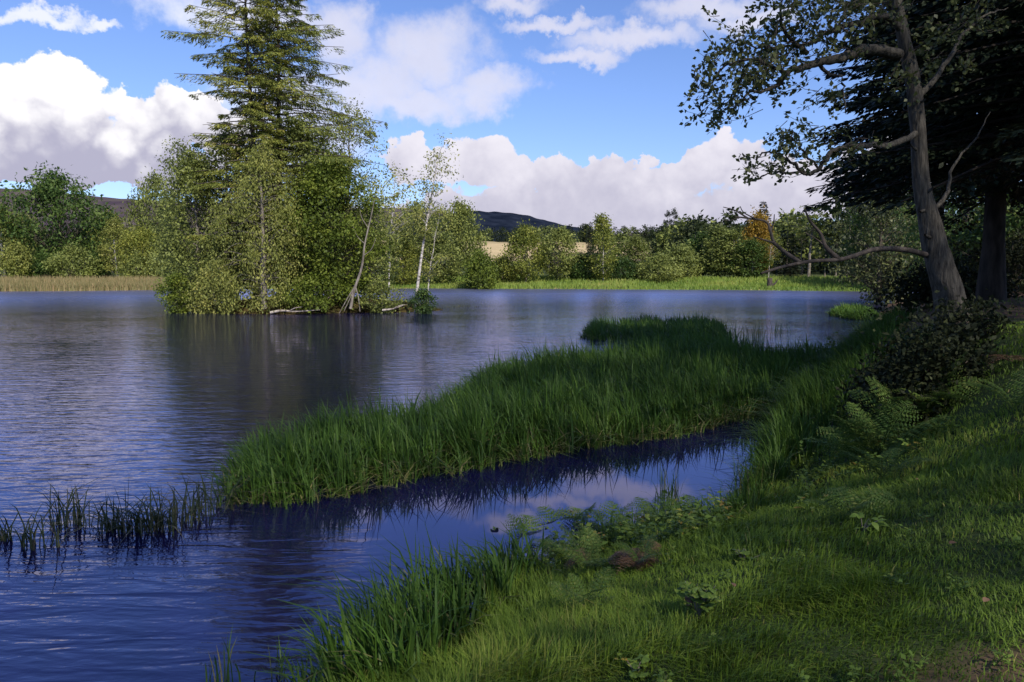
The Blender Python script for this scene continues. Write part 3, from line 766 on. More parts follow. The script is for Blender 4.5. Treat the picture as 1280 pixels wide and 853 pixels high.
far_fringe()
p = at(962, 354, 106)
st = thing('tree_stump', 'short dark stump at the far waterline below the orange tree', 'stump', (p[0], p[1], float(ground_z(p[0], p[1]))))
g = np.random.default_rng(77)
mb = MB(); tube(mb, [(0, 0, -.3), (.05, 0, .3), (.02, 0, .9), (.05, .02, 1.5)], [.55, .42, .36, .33], 9); mb.T.append(np.array([[27, 28 + i, 28 + (i + 1)] for i in range(7)])); mb.build('trunk', MAT['darkbark'], st, True)
mb = MB(); tube(mb, [(.1, 0, .4), (.7, -.1, .7), (1.1, -.1, 1.3)], [.2, .14, .06], 6); mb.build('branch_stub', MAT['darkbark'], st, True)

# ------------------------------------------------------------------ the island
IY = 49.0
def ip(u, v=392, y=IY): return at(u, v, y)
def island():
    xs0, xs1 = ip(203)[0], ip(545)[0]
    cx, cy = (xs0 + xs1) / 2, IY + 3.5
    ax, ay = (xs1 - xs0) / 2, 4.6
    rr = np.linspace(0, 1.15, 26); th = np.linspace(0, 2 * np.pi, 90, endpoint=False)
    X = rr[:, None] * np.cos(th)[None]; Y = rr[:, None] * np.sin(th)[None]
    wob = 1 + .12 * np.sin(3 * th + 1) + .07 * np.sin(7 * th)
    px_, py_ = cx + X * ax * (1 + .0 * wob), cy + Y * ay * wob[None]
    Z = .95 * (1 - rr[:, None] ** 2.2) + .25 * (fbm(px_ * .8, py_ * .8, 2) - .5) + 0.0
    Z[-1] = -.6
    V = np.stack([px_, py_, Z], -1).reshape(-1, 3); n = 90
    i = np.arange(25)[:, None] * n; j = np.arange(n)[None]; j2 = (j + 1) % n
    mb = MB(); mb.add(V, None, np.stack([i + j, i + j2, i + n + j2, i + n + j], -1).reshape(-1, 4))
    o = mb.build('island', hillmat('island_soil', (.05, .045, .02), (.16, .12, .045), .9), None, True)
    tag(o, 'low wooded island in the lake', kind='structure')
    def z(x, y):
        q = math.hypot((x - cx) / ax, (y - cy) / ay)
        return max(-.05, .95 * (1 - q ** 2.2))
    return z
iz = island()
def iloc(u, y):
    p = at(u, 388, y); return (p[0], p[1], iz(p[0], p[1]))
def ih(u, top, y): return at(u, top, y)[2] - iloc(u, y)[2]
g = np.random.default_rng(11)
# left spruce: bare lower trunk, ragged boughs; right spruce: fuller, wide to the right
def radL(z, az):
    b = np.interp(z, [0, 3, 8, 11, 14, 17, 20, 22, 24.5], [1.0, 2.0, 2.5, 2.3, 2.7, 3.0, 2.3, 1.5, .1])
    return b * (1 + .12 * -math.cos(az))
def radR(z, az):
    b = np.interp(z, [0, 2, 5, 9, 12, 15, 18, 21, 23], [2.5, 3.6, 4.4, 4.7, 4.2, 3.7, 3.1, 1.7, .1])
    return b * (1 + .22 * math.cos(az))
tree_from('spruce_tree', 'left tall spruce on the island with ragged boughs and bare trunk gaps', 'tree',
          *conifer(g, 24.5, 3.2, .1, 50, 5, .22, .26, .34, dens=2.9, radfn=radL, ragged=.36, upsweep=.16, skip=.12, widths=.24), MAT['bark'], MAT['spruce'], iloc(323, 52), group='island trees')
tree_from('spruce_tree', 'right tall spruce on the island with long boughs reaching right', 'tree',
          *conifer(g, 23, 3.8, .06, 50, 6, .22, .28, .38, dens=2.9, radfn=radR, ragged=.32, upsweep=.14, skip=.12, widths=.24), MAT['bark'], MAT['spruce'], iloc(353, 54), group='island trees')
def itree(name, label, u, top, y, wpx, lmat, bk, seed, **kw):
    gg = np.random.default_rng(seed)
    H = ih(u, top, y); Rd = wpx / FPX * y / 2
    return tree_from(name, label, 'bush' if 'bush' in name else 'tree', *broad(gg, H, Rd, **kw), MAT[bk], MAT[lmat], iloc(u, y), 0, 'island trees')
itree('birch_tree', 'weeping birch in front of the spruces with foliage hanging to the water', 330, 172, 48.4, 112, 'birch', 'greybark', 21, cb=.06, ncl=150, nleaf=116, leaf=0.157, clump=.62, droop=.75, tr=.2, peak=.35, inner=.3, asp=.5)
itree('willow_tree', 'grey green willow at the left end of the island', 252, 188, 51.5, 98, 'willow', 'greybark', 22, cb=.03, ncl=165, nleaf=116, leaf=0.184, clump=.75, tr=.2, peak=.32, inner=.35)
itree('willow_tree', 'thin topped tree rising over the left end of the island', 232, 172, 54, 66, 'willow', 'greybark', 23, cb=.3, ncl=110, nleaf=35, leaf=0.165, clump=.6, tr=.14)
itree('broadleaf_tree', 'bright green leafy tree at the right foot of the spruces', 415, 196, 50.5, 128, 'bright', 'darkbark', 24, cb=.02, ncl=190, nleaf=124, leaf=0.203, clump=.75, tr=.22, peak=.35, inner=.3)
itree('birch_tree', 'airy birch behind the right spruce with thin outer foliage', 440, 128, 55, 92, 'birch', 'greybark', 25, cb=.25, ncl=150, nleaf=49, leaf=0.165, clump=.7, tr=.16)
itree('broadleaf_tree', 'olive leafy tree in the middle of the island under the spruces', 378, 152, 53, 135, 'olive', 'bark', 26, cb=.08, ncl=130, nleaf=100, leaf=0.203, clump=.8, tr=.2)
itree('broadleaf_tree', 'mid green tree between willow and weeping birch on the island', 288, 165, 53.5, 92, 'olive', 'bark', 27, cb=.05, ncl=120, nleaf=100, leaf=0.184, clump=.7, tr=.18)
itree('birch_tree', 'tallest sparse birch leaning right at the right end of the island', 519, 168, 48.2, 50, 'birch', 'whitebark', 29, cb=.42, ncl=60, nleaf=35, leaf=0.138, clump=.42, tr=.105, lean=(1.75, .2), peak=.6, inner=.2, wob=.02)
itree('birch_tree', 'small slim birch leaning right beside the tallest island birch', 533, 255, 49.5, 46, 'birch', 'whitebark', 30, cb=.3, ncl=34, nleaf=39, leaf=0.138, clump=.4, tr=.055, lean=(.7, 0), wob=.03)
itree('willow_tree', 'dull green small tree round the leaning dead trunk', 463, 262, 51.5, 54, 'willow', 'greybark', 31, cb=.05, ncl=70, nleaf=74, leaf=0.165, clump=.55, tr=.1)
itree('leafy_bush', 'yellow green bush at the left waterline of the island', 222, 345, 48.8, 44, 'bright', 'greybark', 32, cb=.0, ncl=50, nleaf=100, leaf=0.147, clump=.4, tr=.05, inner=.2)
itree('leafy_bush', 'grey green bush at the waterline under the island willow', 268, 328, 48.6, 62, 'birch', 'greybark', 33, cb=.0, ncl=80, nleaf=100, leaf=0.157, clump=.5, tr=.05, droop=.5, inner=.2)
itree('leafy_bush', 'dark green round bush at the foot of the tallest island birch', 529, 363, 47.9, 27, 'oak', 'greybark', 34, cb=.0, ncl=40, nleaf=82, leaf=0.119, clump=.26, tr=.04, inner=.2)
itree('leafy_bush', 'brownish green bush right of the leaning dead trunk on the island', 478, 355, 49, 50, 'olive', 'greybark', 35, cb=.0, ncl=46, nleaf=82, leaf=0.138, clump=.42, tr=.05, inner=.2)
itree('leafy_bush', 'green bush at the waterline below the bright leafy island tree', 395, 345, 48.6, 70, 'bright', 'greybark', 36, cb=.0, ncl=70, nleaf=90, leaf=0.165, clump=.5, tr=.05, inner=.2)
# leaning dead trunk with splayed roots
y0 = 48.3
base = iloc(436, y0)
dt = thing('dead_tree', 'bare pale leaning trunk with splayed roots at the island edge', 'dead tree', base)
B = np.array(base)
path = curve([at(438, 386, y0) - B, at(443, 362, y0) - B, at(452, 335, y0) - B, at(456, 305, y0) - B, at(464, 270, y0) - B, at(468, 250, y0) - B], 5)
mb = MB(); tube(mb, path, np.linspace(.11, .02, len(path)), 8); mb.build('trunk', MAT['greybark'], dt, True)
for du, dv in ((430, 387), (450, 388), (424, 390)):
    mb = MB(); c = curve([at(444, 358, y0) - B, at((444 + du) / 2 + 1, 372, y0 - .1) - B, at(du, dv + 2, y0 - .2) - B], 5)
    tube(mb, c, np.linspace(.05, .02, len(c)), 6); mb.build('root', MAT['greybark'], dt, True)
for a, b, c in (((456, 305), (447, 296), (440, 280)), ((454, 320), (464, 312), (470, 298)), ((460, 285), (452, 272), (450, 262))):
    mb = MB(); q = curve([at(*a, y0) - B, at(*b, y0) - B, at(*c, y0) - B], 4); tube(mb, q, np.linspace(.03, .01, len(q)), 5); mb.build('branch', MAT['greybark'], dt, True)
# driftwood
def drift(label, pts, r, y):
    base = at(*pts[0], y); o = thing('driftwood_branch', label, 'driftwood', base)
    mb = MB(); c = curve([at(u, v, y) - base for u, v in pts], 5); tube(mb, c, np.linspace(r, r * .3, len(c)), 7); mb.build('stem', MAT['deadwood'], o, True)
    k = len(c) // 2
    mb = MB(); d = c[k]; tube(mb, curve([d, d + (.4, -.2, .2), d + (.9, -.3, .28)], 4), np.linspace(r * .5, r * .15, 9), 5); mb.build('side_branch', MAT['deadwood'], o, True)
drift('pale fallen branch lying in the water below the bright island tree', [(338, 391), (352, 388.5), (370, 389.5), (400, 387.5)], .09, 47.3)
drift('thin fallen branch at the waterline below the leaning dead trunk', [(478, 388), (492, 386), (506, 381)], .07, 47.6)

# floating stalks off the island's right tip
g = np.random.default_rng(41)
mb = MB()
for u, v in ((552, 385), (566, 384.3), (578, 383.5), (592, 384), (606, 383.6)):
    p = on_z(u, v); n = 26
    pos = np.stack([p[0] + g.normal(0, .5, n), p[1] + g.normal(0, .25, n), np.full(n, -.05)], 1)
    blades(mb, pos, g.uniform(.1, .25, n), g.uniform(0, 6.28, n), g.uniform(.2, 1, n), np.full(n, .03), g.uniform(.3, .9, n), 2)
tag(mb.build('water_weed', MAT['dullreed']), 'thin line of weed tips in the water off the right tip of the island', 'water weed', kind='stuff')

# ------------------------------------------------------------------ right bank trees
# the leaning alder with its long limbs
TY = 11.6
def alder():
    g = np.random.default_rng(51)
    base = at(1192, 392, TY); base[2] = float(ground_z(base[0], base[1]))
    o = thing('alder_tree', 'leaning tree with thick grey trunk and long limbs over the water', 'tree', base)
    def P(u, v, dy=0.0): return at(u, v, TY + dy) - base
    tr = curve([(0.12, 0, -.3), P(1186, 372), P(1174, 330), P(1161, 275), P(1151, 225), P(1148, 160), P(1140, 95), P(1128, 40), P(1118, -20), P(1120, -120), P(1135, -260)], 14)
    mb = MB(); tube(mb, tr, np.interp(np.linspace(0, 1, len(tr)), [0, .1, .2, .3, .4, .5, .6, 1], [.3, .22, .19, .15, .118, .108, .1, .03]), 26, rough=.17, seed=3); mb.build('trunk', MAT['alderbark'], o, True)
    crown = MB(); twigs = MB()
    limbs = [
        (([1124, 68, 0], [1100, 62, -.2], [1079, 63, -.4], [1055, 72, -.6], [1030, 76, -.8], [1005, 84, -.9], [984, 91, -1], [973, 107, -1], [955, 114, -1.1], [937, 117, -1.2], [917, 136, -1.2]), .085),
        (([1130, 40, 0], [1110, 22, -.1], [1083, 25, -.3], [1051, 35, -.5], [1030, 43, -.6], [1016, 54, -.7], [995, 58, -.8], [960, 60, -.9], [925, 52, -1.0]), .06),
        (([1023, 79, -.8], [1035, 92, -.8], [1051, 97, -.9], [1054, 118, -.9], [1057, 142, -.9]), .03),
        (([984, 91, -1], [960, 80, -1.2], [935, 75, -1.3], [905, 85, -1.4], [885, 110, -1.5]), .03),
        (([1009, 67, -.8], [985, 45, -1], [975, 20, -1.1], [985, -20, -1.2]), .035),
        (([1120, 10, .1], [1090, -15, 0], [1050, -25, -.3], [1010, -30, -.5], [985, -20, -.8]), .06),
        (([1148, 165, 0], [1120, 180, -.3], [1085, 182, -.5], [1058, 184, -.7], [1037, 194, -.8], [1023, 211, -.9], [1009, 217, -.9], [995, 208, -1], [981, 197, -1], [960, 190, -1], [945, 198, -1.1]), .05),
        (([1009, 217, -.9], [985, 216, -1], [965, 216, -1], [950, 222, -1.1]), .018),
        (([1023, 211, -.9], [1005, 190, -1], [990, 172, -1], [975, 162, -1.1]), .018),
        (([1148, 120, 0], [1175, 90, .3], [1200, 50, .5], [1230, 20, .6], [1260, 10, .7]), .05),
        (([1160, 270, 0], [1185, 240, .3], [1190, 210, .4], [1215, 180, .6], [1238, 140, .8]), .035)]
    for pts, r in limbs:
        c = curve([P(*q) for q in pts], 5)
        c[1:-1] += g.normal(size=(len(c) - 2, 3)) * .012
        m = MB(); tube(m, c, np.linspace(r, .008, len(c)), 9, rough=.12, seed=int(pts[0][0])); m.build('limb', MAT['alderbark'], o, True)
    # the low bare branch
    low = [(([1163, 320, 0], [1130, 312, -.3], [1094, 312, -.7], [1068, 320, -1.0], [1047, 325, -1.2], [1012, 327, -1.5], [977, 334, -1.8], [951, 342, -2]), .047),
           (([1047, 323, -1.2], [1033, 310, -1.3], [1026, 293, -1.3], [1013, 277, -1.4], [1006, 262, -1.4]), .034),
           (([1000, 328, -1.6], [985, 318, -1.6], [968, 304, -1.6], [963, 289, -1.6], [957, 277, -1.6], [935, 273, -1.7], [918, 271, -1.8]), .03),
           (([968, 304, -1.6], [955, 300, -1.7], [942, 296, -1.7]), .016), (([963, 289, -1.6], [967, 278, -1.5], [968, 268, -1.5]), .014),
           (([935, 273, -1.7], [918, 263, -1.8], [904, 259, -1.8]), .011), (([945, 274, -1.7], [930, 266, -1.7], [925, 258, -1.7]), .009), (([925, 272, -1.8], [912, 276, -1.8], [904, 276, -1.8]), .007),
           (([1033, 310, -1.3], [1022, 300, -1.3], [1008, 292, -1.3]), .013)]
    for pts, r in low:
        c = curve([P(*q) for q in pts], 5)
        m = MB(); tube(m, c, np.linspace(r, max(.005, r * .3), len(c)), 8, rough=.14, seed=int(pts[0][1])); m.build('bare_branch', MAT['darkbark'], o, True)
    for u, v, du, dv, r in ((1172, 300, -16, -6, .035), (1152, 245, 14, -10, .03), (1150, 190, -12, -9, .025), (1160, 262, -10, 3, .03), (1146, 130, 12, -6, .022)):
        c = curve([P(u, v), P(u + du * .6, v + dv * .5, -.12), P(u + du, v + dv, -.2)], 4)
        m = MB(); tube(m, c, np.linspace(r, r * .55, len(c)), 8, rough=.15, seed=u); m.build('broken_stub', MAT['alderbark'], o, True)
    # leafy twigs: spread round leaf zones (u, v, ru, rv, dy, number)
    zones = [(885, 112, 22, 22, -1.4, 30), (905, 140, 26, 22, -1.2, 22), (915, 90, 32, 22, -1.3, 50), (940, 65, 34, 26, -1.1, 55), (975, 40, 36, 30, -1, 60), (1010, 20, 40, 28, -.9, 60),
             (930, 118, 26, 18, -1.1, 20), (965, 85, 28, 18, -1, 30), (1000, 60, 30, 16, -.8, 30), (1050, 15, 40, 22, -.5, 50), (1095, 5, 40, 22, -.2, 45), (900, 72, 14, 14, -1.3, 14),
             (1030, 122, 22, 12, -.9, 18), (1055, 60, 26, 14, -.6, 20), (1000, 110, 16, 9, -.9, 6),
             (965, 200, 24, 16, -1, 24), (985, 172, 26, 14, -1, 24), (1010, 178, 18, 12, -.9, 14), (950, 214, 16, 10, -1.1, 12), (1008, 205, 16, 10, -.9, 10), (1060, 185, 26, 16, -.7, 24),
             (1180, 60, 50, 40, .3, 60), (1130, 100, 30, 20, -.3, 16), (1090, -30, 80, 30, -.2, 60), (1000, -25, 50, 25, -.8, 40), (1225, 20, 40, 40, .6, 40)]
    for (u, v, ru, rv_, dy, n) in zones:
        for k in range(int(n * .52)):
            c = P(u + g.normal() * ru * .62, v + g.normal() * rv_ * .62, dy + g.normal() * .45)
            L = g.uniform(.12, .34)
            dv = unit(np.array((-.5, -.1, -.25)) + g.normal(size=3) * .65)
            e = c + dv * L
            tube(twigs, [c - dv * L * .6 + (.05, 0, .06), c, e], [.006, .004, .002], 3)
            m = g.integers(9, 18)
            s = g.uniform(-.3, 1.05, m)
            pos = c + dv * (s * L)[:, None] + g.normal(size=(m, 3)) * .035
            ll = g.uniform(.05, .095, m)
            leaves(crown, pos, dv + g.normal(size=(m, 3)) * .9, g.normal(size=(m, 3)) * .7 + (0, 0, .8), ll, ll * .72, np.clip(g.normal(.5, .22, m), 0, 1))
    tag(twigs.build('twigs', MAT['darkbark'], o), kind='stuff'); crown.build('crown', MAT['alder'], o)
alder()

g = np.random.default_rng(61)
def bank_xy(u, y):
    p = at(u, 380, y); return (p[0], p[1], float(ground_z(p[0], p[1])))
def near_fir(label, u, y, H, Rd, seed, cb=.1, wh=44, sp=.2, dens=1.2, tr=.24, loc=None, group='dark conifers on the right bank', per=7, droop=.35):
    gg = np.random.default_rng(seed)
    return tree_from('fir_tree', label, 'tree', *conifer(gg, H, Rd, cb, wh, per, sp, tr, droop, dens=dens, ragged=.1, expo=.6, upsweep=.1, widths=.42, nb=10), MAT['firbark'], MAT['darkfir'], loc or bank_xy(u, y), 0, group)
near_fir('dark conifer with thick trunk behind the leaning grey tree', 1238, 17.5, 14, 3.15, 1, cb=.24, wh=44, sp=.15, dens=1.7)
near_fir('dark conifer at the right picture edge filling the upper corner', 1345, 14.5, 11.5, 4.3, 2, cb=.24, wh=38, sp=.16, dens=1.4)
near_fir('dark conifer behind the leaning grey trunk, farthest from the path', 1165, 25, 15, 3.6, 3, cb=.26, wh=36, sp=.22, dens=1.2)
def bank_tree(label, u, y, top, wpx, lmat, seed, **kw):
    gg = np.random.default_rng(seed); l = bank_xy(u, y); H = at(u, top, y)[2] - l[2]; Rd = wpx / FPX * y / 2
    return tree_from('broadleaf_tree', label, 'tree', *broad(gg, H, Rd, **kw), MAT["bark"], MAT[lmat], l, 0, 'leafy trees deep on the right bank')
bank_tree('dark leafy tree above the water right of the low bare branch', 1098, 62, 215, 96, 'alder', 4, cb=.05, ncl=130, nleaf=70, leaf=.26, clump=1.0, tr=.2)
bank_tree('leafy tree behind the gap between the two near trunks', 1205, 48, 200, 130, 'oak', 5, cb=.05, ncl=130, nleaf=70, leaf=.24, clump=1.0, tr=.2)
bank_tree('brighter leafy tree showing low between the near trunks', 1212, 36, 285, 60, 'bright', 6, cb=.05, ncl=70, nleaf=60, leaf=.17, clump=.6, tr=.12)
bank_tree('leafy tree at the right picture edge behind the second trunk', 1290, 33, 190, 150, 'oak', 7, cb=.05, ncl=130, nleaf=60, leaf=.22, clump=.9, tr=.2)
bank_tree('leafy tree deep right behind the bare earth', 1262, 44, 270, 80, 'olive', 8, cb=.05, ncl=80, nleaf=60, leaf=.2, clump=.7, tr=.14)

# trees standing just outside the picture, whose broken shade lies on the bank
SH = 'trees behind the viewer casting shade on the bank'
gs = np.random.default_rng(9)
stb, scm = broad(gs, 22, 5.2, .36, 130, 70, .2, 1.7, tr=.3, peak=.5, inner=.25)
stm, scr = stb.mesh('shade_trunk', MAT['bark'], True), scm.mesh('shade_crown', MAT['oak'])
for k, (x, y, H, Rd, lab) in enumerate(((4.6, -8.5, 22, 5.2, 'tall tree right behind the viewer'), (10.5, -6.0, 23, 5.2, 'tall tree behind the viewer to the right, beside the path'),
                      (15.5, -1.5, 23, 5.2, 'tall tree outside the right picture edge, nearest the dark bush'), (-1.5, -11.5, 22, 5.0, 'tall tree behind the viewer close to the water'),
                      (20.5, 4.5, 23, 5.2, 'tall tree outside the right picture edge behind the edge conifer'))):
    t = thing('broadleaf_tree', lab, 'tree', (x, y, float(ground_z(x, y))), k * 1.3, SH)
    link('trunk', stm, t); link('crown', scr, t); t.scale = (Rd / 5.2, Rd / 5.2, H / 22)

# dark glossy bush in front of the leaning trunk
def bush(name, label, cen, rad, n, leaf, mat, seed, nst=16):
    g = np.random.default_rng(seed)
    z0 = float(ground_z(cen[0], cen[1]))
    o = thing(name, label, 'bush', (cen[0], cen[1], z0))
    st = MB(); lf = MB()
    for k in range(n):
        d = rv(g, 1)[0]; d[2] = abs(d[2]) * 1.0 - .12
        rr = (.5 + .5 * g.uniform() ** .4) * (1 + .2 * math.sin(3 * math.atan2(d[1], d[0]) + seed) + .12 * g.normal())
        c = d * np.array(rad) * rr
        if k < nst * 3: tube(st, curve([(d[0] * .15, d[1] * .15, -.1), c * .55 + (0, 0, .12), c], 3), np.linspace(.022, .005, 7), 4)
        if k % 9 == 0: c = c * g.uniform(1.1, 1.45)
        m = 24
        off = g.normal(size=(m, 3)) * (.13 if k % 9 else .07)
        ll = leaf * g.uniform(.6, 1.3, m)
        leaves(lf, c + off, g.normal(size=(m, 3)) + d * .6, g.normal(size=(m, 3)) * .6 + d * .5 + (0, 0, .8), ll, ll * .55, np.clip(g.normal(.45, .2) + g.normal(0, .15, m), 0, 1))
    st.build('stems', MAT['darkbark'], o, True); lf.build('foliage', MAT[mat], o)
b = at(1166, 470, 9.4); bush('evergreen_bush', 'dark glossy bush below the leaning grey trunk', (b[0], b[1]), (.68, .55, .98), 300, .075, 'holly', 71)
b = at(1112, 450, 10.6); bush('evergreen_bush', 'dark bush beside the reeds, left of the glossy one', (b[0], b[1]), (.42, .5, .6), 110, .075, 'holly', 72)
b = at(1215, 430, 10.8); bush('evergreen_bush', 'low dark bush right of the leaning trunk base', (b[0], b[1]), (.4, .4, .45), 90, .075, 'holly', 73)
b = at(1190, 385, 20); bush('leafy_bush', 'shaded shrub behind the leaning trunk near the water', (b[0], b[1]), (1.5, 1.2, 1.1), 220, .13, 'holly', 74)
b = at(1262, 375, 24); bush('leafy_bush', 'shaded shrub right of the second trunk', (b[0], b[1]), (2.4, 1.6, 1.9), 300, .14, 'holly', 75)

# ------------------------------------------------------------------ reeds and rushes
def in_poly(g, poly, n):
    p = np.array(poly); lo, hi = p.min(0), p.max(0); out = np.zeros((0, 2))
    while len(out) < n:
        q = g.uniform(lo, hi, (n * 3, 2)); q = q[inside(poly, q[:, 0], q[:, 1])]; out = np.vstack([out, q])
    return out[:n]
def reed_bed(name, label, poly, n, h, wd, seed, mat='reed', dead=.1, zf=None, power=1.0, edge_dead=.35, wind=2.6):
    g = np.random.default_rng(seed)
    C = in_poly(g, poly, n // 9)
    rc = np.hypot(C[:, 0], C[:, 1]); w = (1 / rc) ** power; w /= w.max()
    C = C[g.uniform(size=len(C)) < w]
    per = max(6, n // len(C)); nc = len(C)
    idx = np.repeat(np.arange(nc), per); n = len(idx)
    ta = g.uniform(0, 6.28, n); tr_ = np.abs(g.normal(0, .085, n))
    x, y = C[idx, 0] + tr_ * np.cos(ta), C[idx, 1] + tr_ * np.sin(ta); r = np.hypot(x, y)
    ins = inside(poly, x, y)
    ed = np.where(ins, pdist(poly, x, y), 0)
    ch, cl, cv, ct = g.uniform(.72, 1.12, nc)[idx], g.normal(0, .5, nc)[idx], g.normal(0, .1, nc)[idx], np.abs(g.normal(.2, .16, nc))[idx]
    hh = h * (.62 + .38 * sst(0, .5, ed)) * (.66 + .62 * fbm(x * .8, y * .8, seed)) * ch * g.uniform(.6, 1.12, n)
    vx = np.cos(wind + cl) * ct + np.cos(ta) * tr_ * 2.6 + g.normal(0, .09, n); vy = np.sin(wind + cl) * ct + np.sin(ta) * tr_ * 2.6 + g.normal(0, .09, n)
    la = np.arctan2(vy, vx); ln = np.hypot(vx, vy) * g.uniform(.6, 2.6, n)
    dd = g.uniform(size=n) < dead + edge_dead * (1 - sst(0, .3, ed))
    ln = np.where(dd, g.uniform(.5, 1.6, n), ln); la = np.where(dd, g.uniform(0, 6.28, n), la); hh = np.where(dd, hh * .8, hh)
    z = np.full(n, -.06) if zf is None else zf(x, y)
    pt = fbm(x * .45, y * .45, seed + 3)
    var = np.where(dd, g.uniform(.74, .95, n), np.clip(.12 + .75 * (pt - .2) + cv + g.normal(0, .1, n), 0, .79))
    mb = MB()
    blades(mb, np.stack([x, y, z], 1), hh, la, ln, wd * g.uniform(.7, 1.3, n) * (.75 + r * .028), var, 3, la + np.pi / 2 + g.normal(0, .5, n))
    return tag(mb.build(name, MAT[mat]), label, 'reeds', kind='stuff')
reed_bed('reed_bed', 'dense green reeds on the spit reaching into the lake', SPIT, 42000, .98, .0185, 81, dead=.12, edge_dead=.42)
PATCH = [xy(*p) for p in ((728, 424), (780, 428), (830, 436), (890, 444), (912, 436), (908, 412), (880, 408), (800, 407), (735, 413))]
reed_bed('reed_bed', 'separate dark green reed patch behind the spit', PATCH, 7000, .85, .02, 82, dead=.05, edge_dead=.08)
PATCH2 = [xy(*p) for p in ((1036, 394), (1060, 399), (1090, 401), (1100, 396), (1080, 389), (1050, 389))]
reed_bed('reed_bed', 'small green reed patch at the right shore near the dark bush', PATCH2, 4000, .75, .024, 83, dead=.05, edge_dead=.08)
def gzc(x, y): return np.maximum(ground_z(x, y), -.12) - .01
JOIN = [xy(*p) for p in ((940, 600), (965, 620), (1010, 590), (1070, 540), (1120, 500), (1140, 470), (1100, 428), (1060, 440), (1010, 480), (975, 520), (950, 560))]
reed_bed('reed_bed', 'tall green reeds where the spit meets the bank', JOIN, 12000, .85, .013, 84, zf=gzc, dead=.08, edge_dead=.05)
EDGE = [xy(*p) for p in ((375, 890), (398, 842), (445, 802), (520, 758), (600, 728), (660, 702), (692, 716), (650, 750), (596, 795), (548, 838), (520, 890))]
reed_bed('sedge_bed', 'bright green sedge along the near waterline', EDGE, 1300, 1.1, .021, 85, zf=gzc, dead=.1, edge_dead=.06)
EDGE2 = [xy(*p) for p in ((700, 690), (760, 676), (840, 660), (905, 640), (935, 605), (960, 600), (950, 650), (900, 670), (820, 685), (740, 705))]
reed_bed('sedge_bed', 'green blades at the bank edge below the lagoon', EDGE2, 1500, .62, .011, 86, zf=gzc, dead=.1, edge_dead=.0)
# thin stems standing in the water beside the big patch
g = np.random.default_rng(87)
def clump(label, u, v, n, spread, h, mat='dullreed', seed=0, wd=.012, lean=.5, name='reed_clump', group='reed clumps standing in open water'):
    g = np.random.default_rng(seed)
    p = on_z(u, v); mb = MB(); o = thing(name, label, 'reeds', p, 0, group)
    for part, m in (('blades', n), ('dead_blades', max(3, n // 4))):
        mb = MB()
        pos = np.stack([g.normal(0, spread, m), g.normal(0, spread * .6, m), np.full(m, -.05)], 1)
        blades(mb, pos, h * g.uniform(.55, 1.15, m), g.uniform(0, 6.28, m), np.abs(g.normal(lean, .35, m)) * (1 if part == 'blades' else 1.8), wd * g.uniform(.7, 1.2, m), g.uniform(0, .65, m) if part == 'blades' else g.uniform(.8, 1, m), 3)
        tag(mb.build(part, MAT[mat], o), kind='stuff')
for k, (lab, u, v, n, sp, h) in enumerate((
    ('reed clump at the left picture edge, farthest left in the water', 8, 676, 20, .05, .36),
    ('second reed clump from the left picture edge', 48, 684, 34, .09, .42),
    ('third reed clump from the left picture edge, farther out', 86, 656, 46, .11, .42),
    ('dense dark reed clump in open water left of the spit', 152, 662, 90, .14, .42),
    ('bushy reed clump with dead base between dense clump and spit', 190, 664, 80, .14, .42),
    ('thin reed clump left of the spit tip', 226, 654, 40, .14, .4),
    ('sparse reed clump touching the spit tip', 256, 640, 46, .14, .48))):
    clump(lab, u, v, int(n * .85), sp * 1.15, h * (1.1 + .35 * ((k * 7) % 5) / 4), seed=200 + k, lean=.75, wd=.016)
for k, (lab, u, v, n, sp, h) in enumerate((
    ('leftmost thin reed tuft right of the separate reed patch', 922, 424, 26, .28, .8), ('middle thin reed tuft right of the separate reed patch', 948, 424, 22, .22, .8),
    ('rightmost thin reed tuft in the water near the dark bush', 974, 417, 16, .16, .7))):
    clump(lab, u, v, n, sp, h, seed=230 + k, lean=.1, wd=.02, mat='reed')
for k, (lab, u, v, n, sp, h) in enumerate((
    ('single tall sedge tuft at the bottom left in the water', 276, 858, 12, .06, .42), ('sedge tuft at the bottom edge of the picture', 352, 850, 16, .1, .34),
    ('upright rush tuft at the bank edge below the spit root', 834, 640, 40, .07, .62), ('tall rush tuft in the corner of the lagoon', 938, 622, 60, .1, .68))):
    clump(lab, u, v, n, sp, h, seed=240 + k, lean=.18, mat='reed', wd=.011, name='sedge_tuft', group='sedge tufts on the near waterline')

